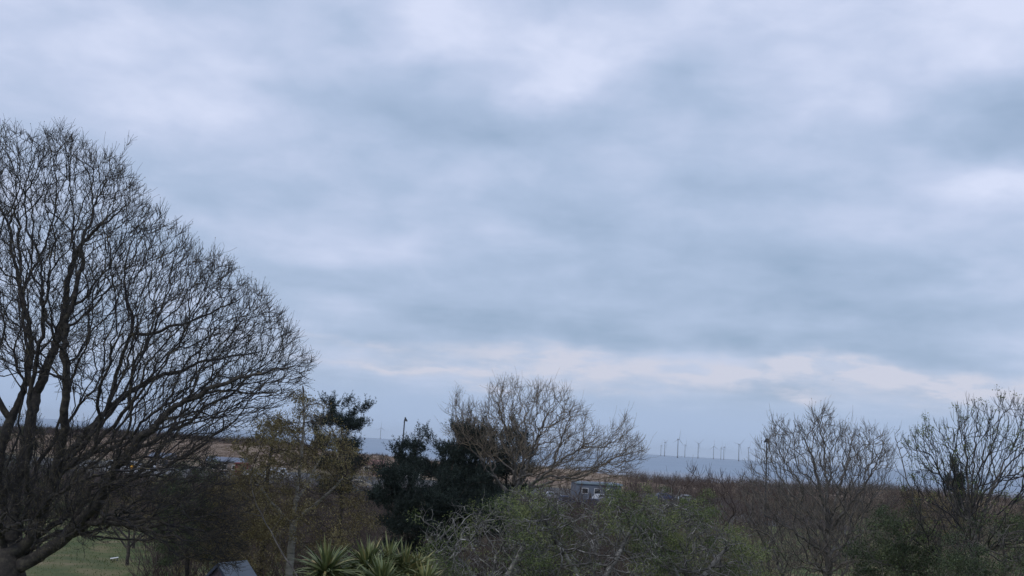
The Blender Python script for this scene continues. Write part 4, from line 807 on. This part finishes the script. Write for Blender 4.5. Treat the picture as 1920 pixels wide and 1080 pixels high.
# low buildings
M_wallb = mat('blue_grey_render', (.10, .12, .16), .8, var=(.15, .17, .21), scale=.6); M_wallc = mat('cream_render', (.24, .20, .18), .85, var=(.32, .27, .24), scale=.8); M_pink = mat('pink_render', (.30, .20, .18), .85, var=(.40, .28, .25), scale=.8)
M_roofb = mat('blue_grey_roof', (.12, .14, .19), .6, var=(.17, .19, .24), scale=.5); M_trim = mat('pale_trim', (.17, .23, .27), .6, var=(.24, .30, .33), scale=1); M_tile = mat('terracotta_tiles', (.17, .09, .08), .8, var=(.24, .14, .12), scale=4); M_redc = mat('dark_red_steel', (.12, .025, .03), .6, var=(.16, .04, .04), scale=2)
def building(name, label, px, Y, W_, D_, H_, rz, wm, rm, nw, door=True, gable=0.0, trim=None, cat='building'):
    b = gpt(px, Y); r = root(name, (b[0], b[1], 0), rz, label, cat); MB().box((0, 0, H_ / 2), (W_, D_, H_)).build('wall', wm, r)
    if gable: MB().prism([(-D_ / 2 - .25, H_ - .03), (0, H_ + gable), (D_ / 2 + .25, H_ - .03), (D_ / 2 + .25, H_ + .09), (0, H_ + gable + .14), (-D_ / 2 - .25, H_ + .09)], -W_ / 2 - .2, W_ / 2 + .2, axis='x').build('roof', rm, r)
    if gable: MB().prism([(-D_ / 2, H_ + .002), (0, H_ + gable - .05), (D_ / 2, H_ + .002)], -W_ / 2 + .01, W_ / 2 - .01, axis='x').build('gable', wm, r)
    if not gable: MB().box((0, 0, H_ + .12), (W_ + .5, D_ + .5, .24)).build('roof', rm, r)
    if trim: MB().box((0, -D_ / 2 - .27, H_ + .1), (W_ + .54, .04, .34)).build('fascia', trim, r)
    for k in range(nw):
        x = -W_ / 2 + W_ * (k + .7) / (nw + .6); f = MB().box((x, -D_ / 2 - .02, H_ * .56), (1.25, .06, 1.05)).build('window', M_white, r); MB().box((x, -D_ / 2 - .06, H_ * .56), (1.1, .03, .9)).build('pane', M_glass, f)
    if door: dd = MB().box((W_ / 2 - .9, -D_ / 2 - .03, 1.0), (.9, .07, 2.0)).build('door', M_lampp, r); MB().box((W_ / 2 - .55, -D_ / 2 - .1, 1.0), (.05, .08, .14)).build('handle', M_rim, dd)
building('flat_roofed_building', 'low blue grey building with a flat roof and pale fascia behind the round bare tree', 1120, 212.0, 8.6, 9, 3.1, .05, M_wallb, M_roofb, 3, trim=M_trim)
building('long_low_building', 'long low building with a blue grey roof left of the birch', 434, 232.0, 8.2, 5, 2.5, .03, M_wallc, M_roofb, 3, gable=.8)
building('long_low_building', 'smaller low building with a blue grey roof behind the white van and oak twigs', 312, 236.0, 4.6, 5, 2.5, .03, M_wallc, M_roofb, 2, gable=.8)
building('storage_container', 'dark red steel container beside the long low building', 463, 226.0, 2.6, 5, 2.4, .1, M_redc, M_redc, 0, door=True, cat='container')
building('beach_kiosk', 'cream kiosk with a terracotta roof in the gap between the pines', 702, 285.0, 6, 5, 2.4, .1, M_wallc, M_tile, 2, gable=1.1)
building('beach_kiosk', 'pink walled kiosk right of the cream one in the gap between the pines', 729, 270.0, 6.2, 4, 1.9, -.05, M_pink, M_tile, 2, gable=.5)
for k, px in enumerate([749, 761, 773, 786]):
    building('beach_hut', ['white beach hut nearest the pink kiosk', 'white beach hut second from the pink kiosk', 'white beach hut third from the pink kiosk', 'white beach hut farthest from the pink kiosk, under the pine bough'][k], px, 262.0, 1.5, 2, 1.9, PI / 2 * 0 + .1, M_white, M_tile if k == 3 else M_roofb, 0, gable=.5, cat='beach hut')

# garden shed with a grey felt roof at the bottom edge
M_felt = mat('grey_roofing_felt', (.13, .155, .185), .7, var=(.165, .19, .225), scale=2.2, bump=.2); M_shed = mat('stained_shed_boards', (.075, .06, .085), .85, var=(.11, .09, .12), scale=2, stretch=(1, 1, 12)); M_barge = mat('blue_barge_board', (.035, .045, .075), .6, var=(.05, .06, .09), scale=3)
pa = P(408, 1057, 54.0); pb = P(463, 1050, 56.0); ang = math.atan2(pb[1] - pa[1], pb[0] - pa[0]); Lr = float(np.linalg.norm((pb - pa)[:2])); r = root('garden_shed', (pa[0], pa[1], 0), ang, 'small garden shed with a grey felt pitched roof left of the palms', 'shed'); zr = float(pa[2]); zw = zr - 1.0; w2 = .95
MB().prism([(-w2, 0), (w2, 0), (w2, zw), (0, zr - .08), (-w2, zw)], .12, Lr - .12, axis='x').build('wall', M_shed, r)
MB().prism([(-w2 - .18, zw - .13), (0, zr - .03), (w2 + .18, zw - .13), (w2 + .18, zw - .08), (0, zr + .03), (-w2 - .18, zw - .08)], 0, Lr, axis='x').build('roof', M_felt, r)
rf = COL.objects['roof.%03d' % 0] if False else r.children[-1]
for k in range(1, 3):
    for sy in (-1, 1):
        f0, f1 = k / 3, k / 3 + .035; hw = w2 + .18; zf = lambda q: zr + .03 + (zw - .08 - zr - .03) * q
        MB().prism([(sy * hw * f0, zf(f0) + .004), (sy * hw * f0, zf(f0) + .016), (sy * hw * f1, zf(f1) + .014), (sy * hw * f1, zf(f1) + .002)], .01, Lr - .01, axis='x').build('felt_lap', M_felt, rf)
for sy in (-1, 1): MB().prism([(0, zr - .16), (0, zr + .0), (sy * (w2 + .16), zw - .10), (sy * (w2 + .16), zw - .24)], -.035, -.003, axis='x').build('barge_board', M_barge, r)
f = MB().box((.10, 0, zw - .02), (.05, .62, .5)).build('window', M_white, r); MB().box((.07, 0, zw - .02), (.03, .5, .38)).build('pane', M_glass, f)
d_ = MB().box((.10, .1, .95), (.04, .8, 1.6)).build('door', M_barge, r); MB().box((.06, -.2, .95), (.04, .04, .14)).build('handle', M_rim, d_)

# white board lying in the meadow
p = P(215, 1040, 76.0); r = root('folded_board', (p[0], 76.0, .02), .35, 'small white tilted board lying on the grass behind the low oak limb', 'board')
q = MB().box((0, 0, .14), (.52, .34, .03)); q.V = [(x, y, z + x * .18 + .03) for x, y, z in q.V]; q.build('panel', M_white, r); MB().box((.2, 0, .07), (.05, .3, .2)).box((-.18, 0, .05), (.05, .3, .1)).build('stand', M_lampp, r)

# ------------------------------------------------------------------ sea air
hm = bpy.data.materials.new('sea_air'); hm.use_nodes = True; t = hm.node_tree; t.nodes.clear(); o_ = t.nodes.new('ShaderNodeOutputMaterial'); vp = t.nodes.new('ShaderNodeVolumePrincipled')
vp.inputs['Color'].default_value = (.85, .92, 1.0, 1); vp.inputs['Density'].default_value = 0.00004; t.links.new(vp.outputs[0], o_.inputs['Volume'])
q = MB().box((0, 5000, 45), (36400, 20400, 120)); tag(q.build('haze', hm), 'thin blue sea air over the whole view', None, kind='stuff')
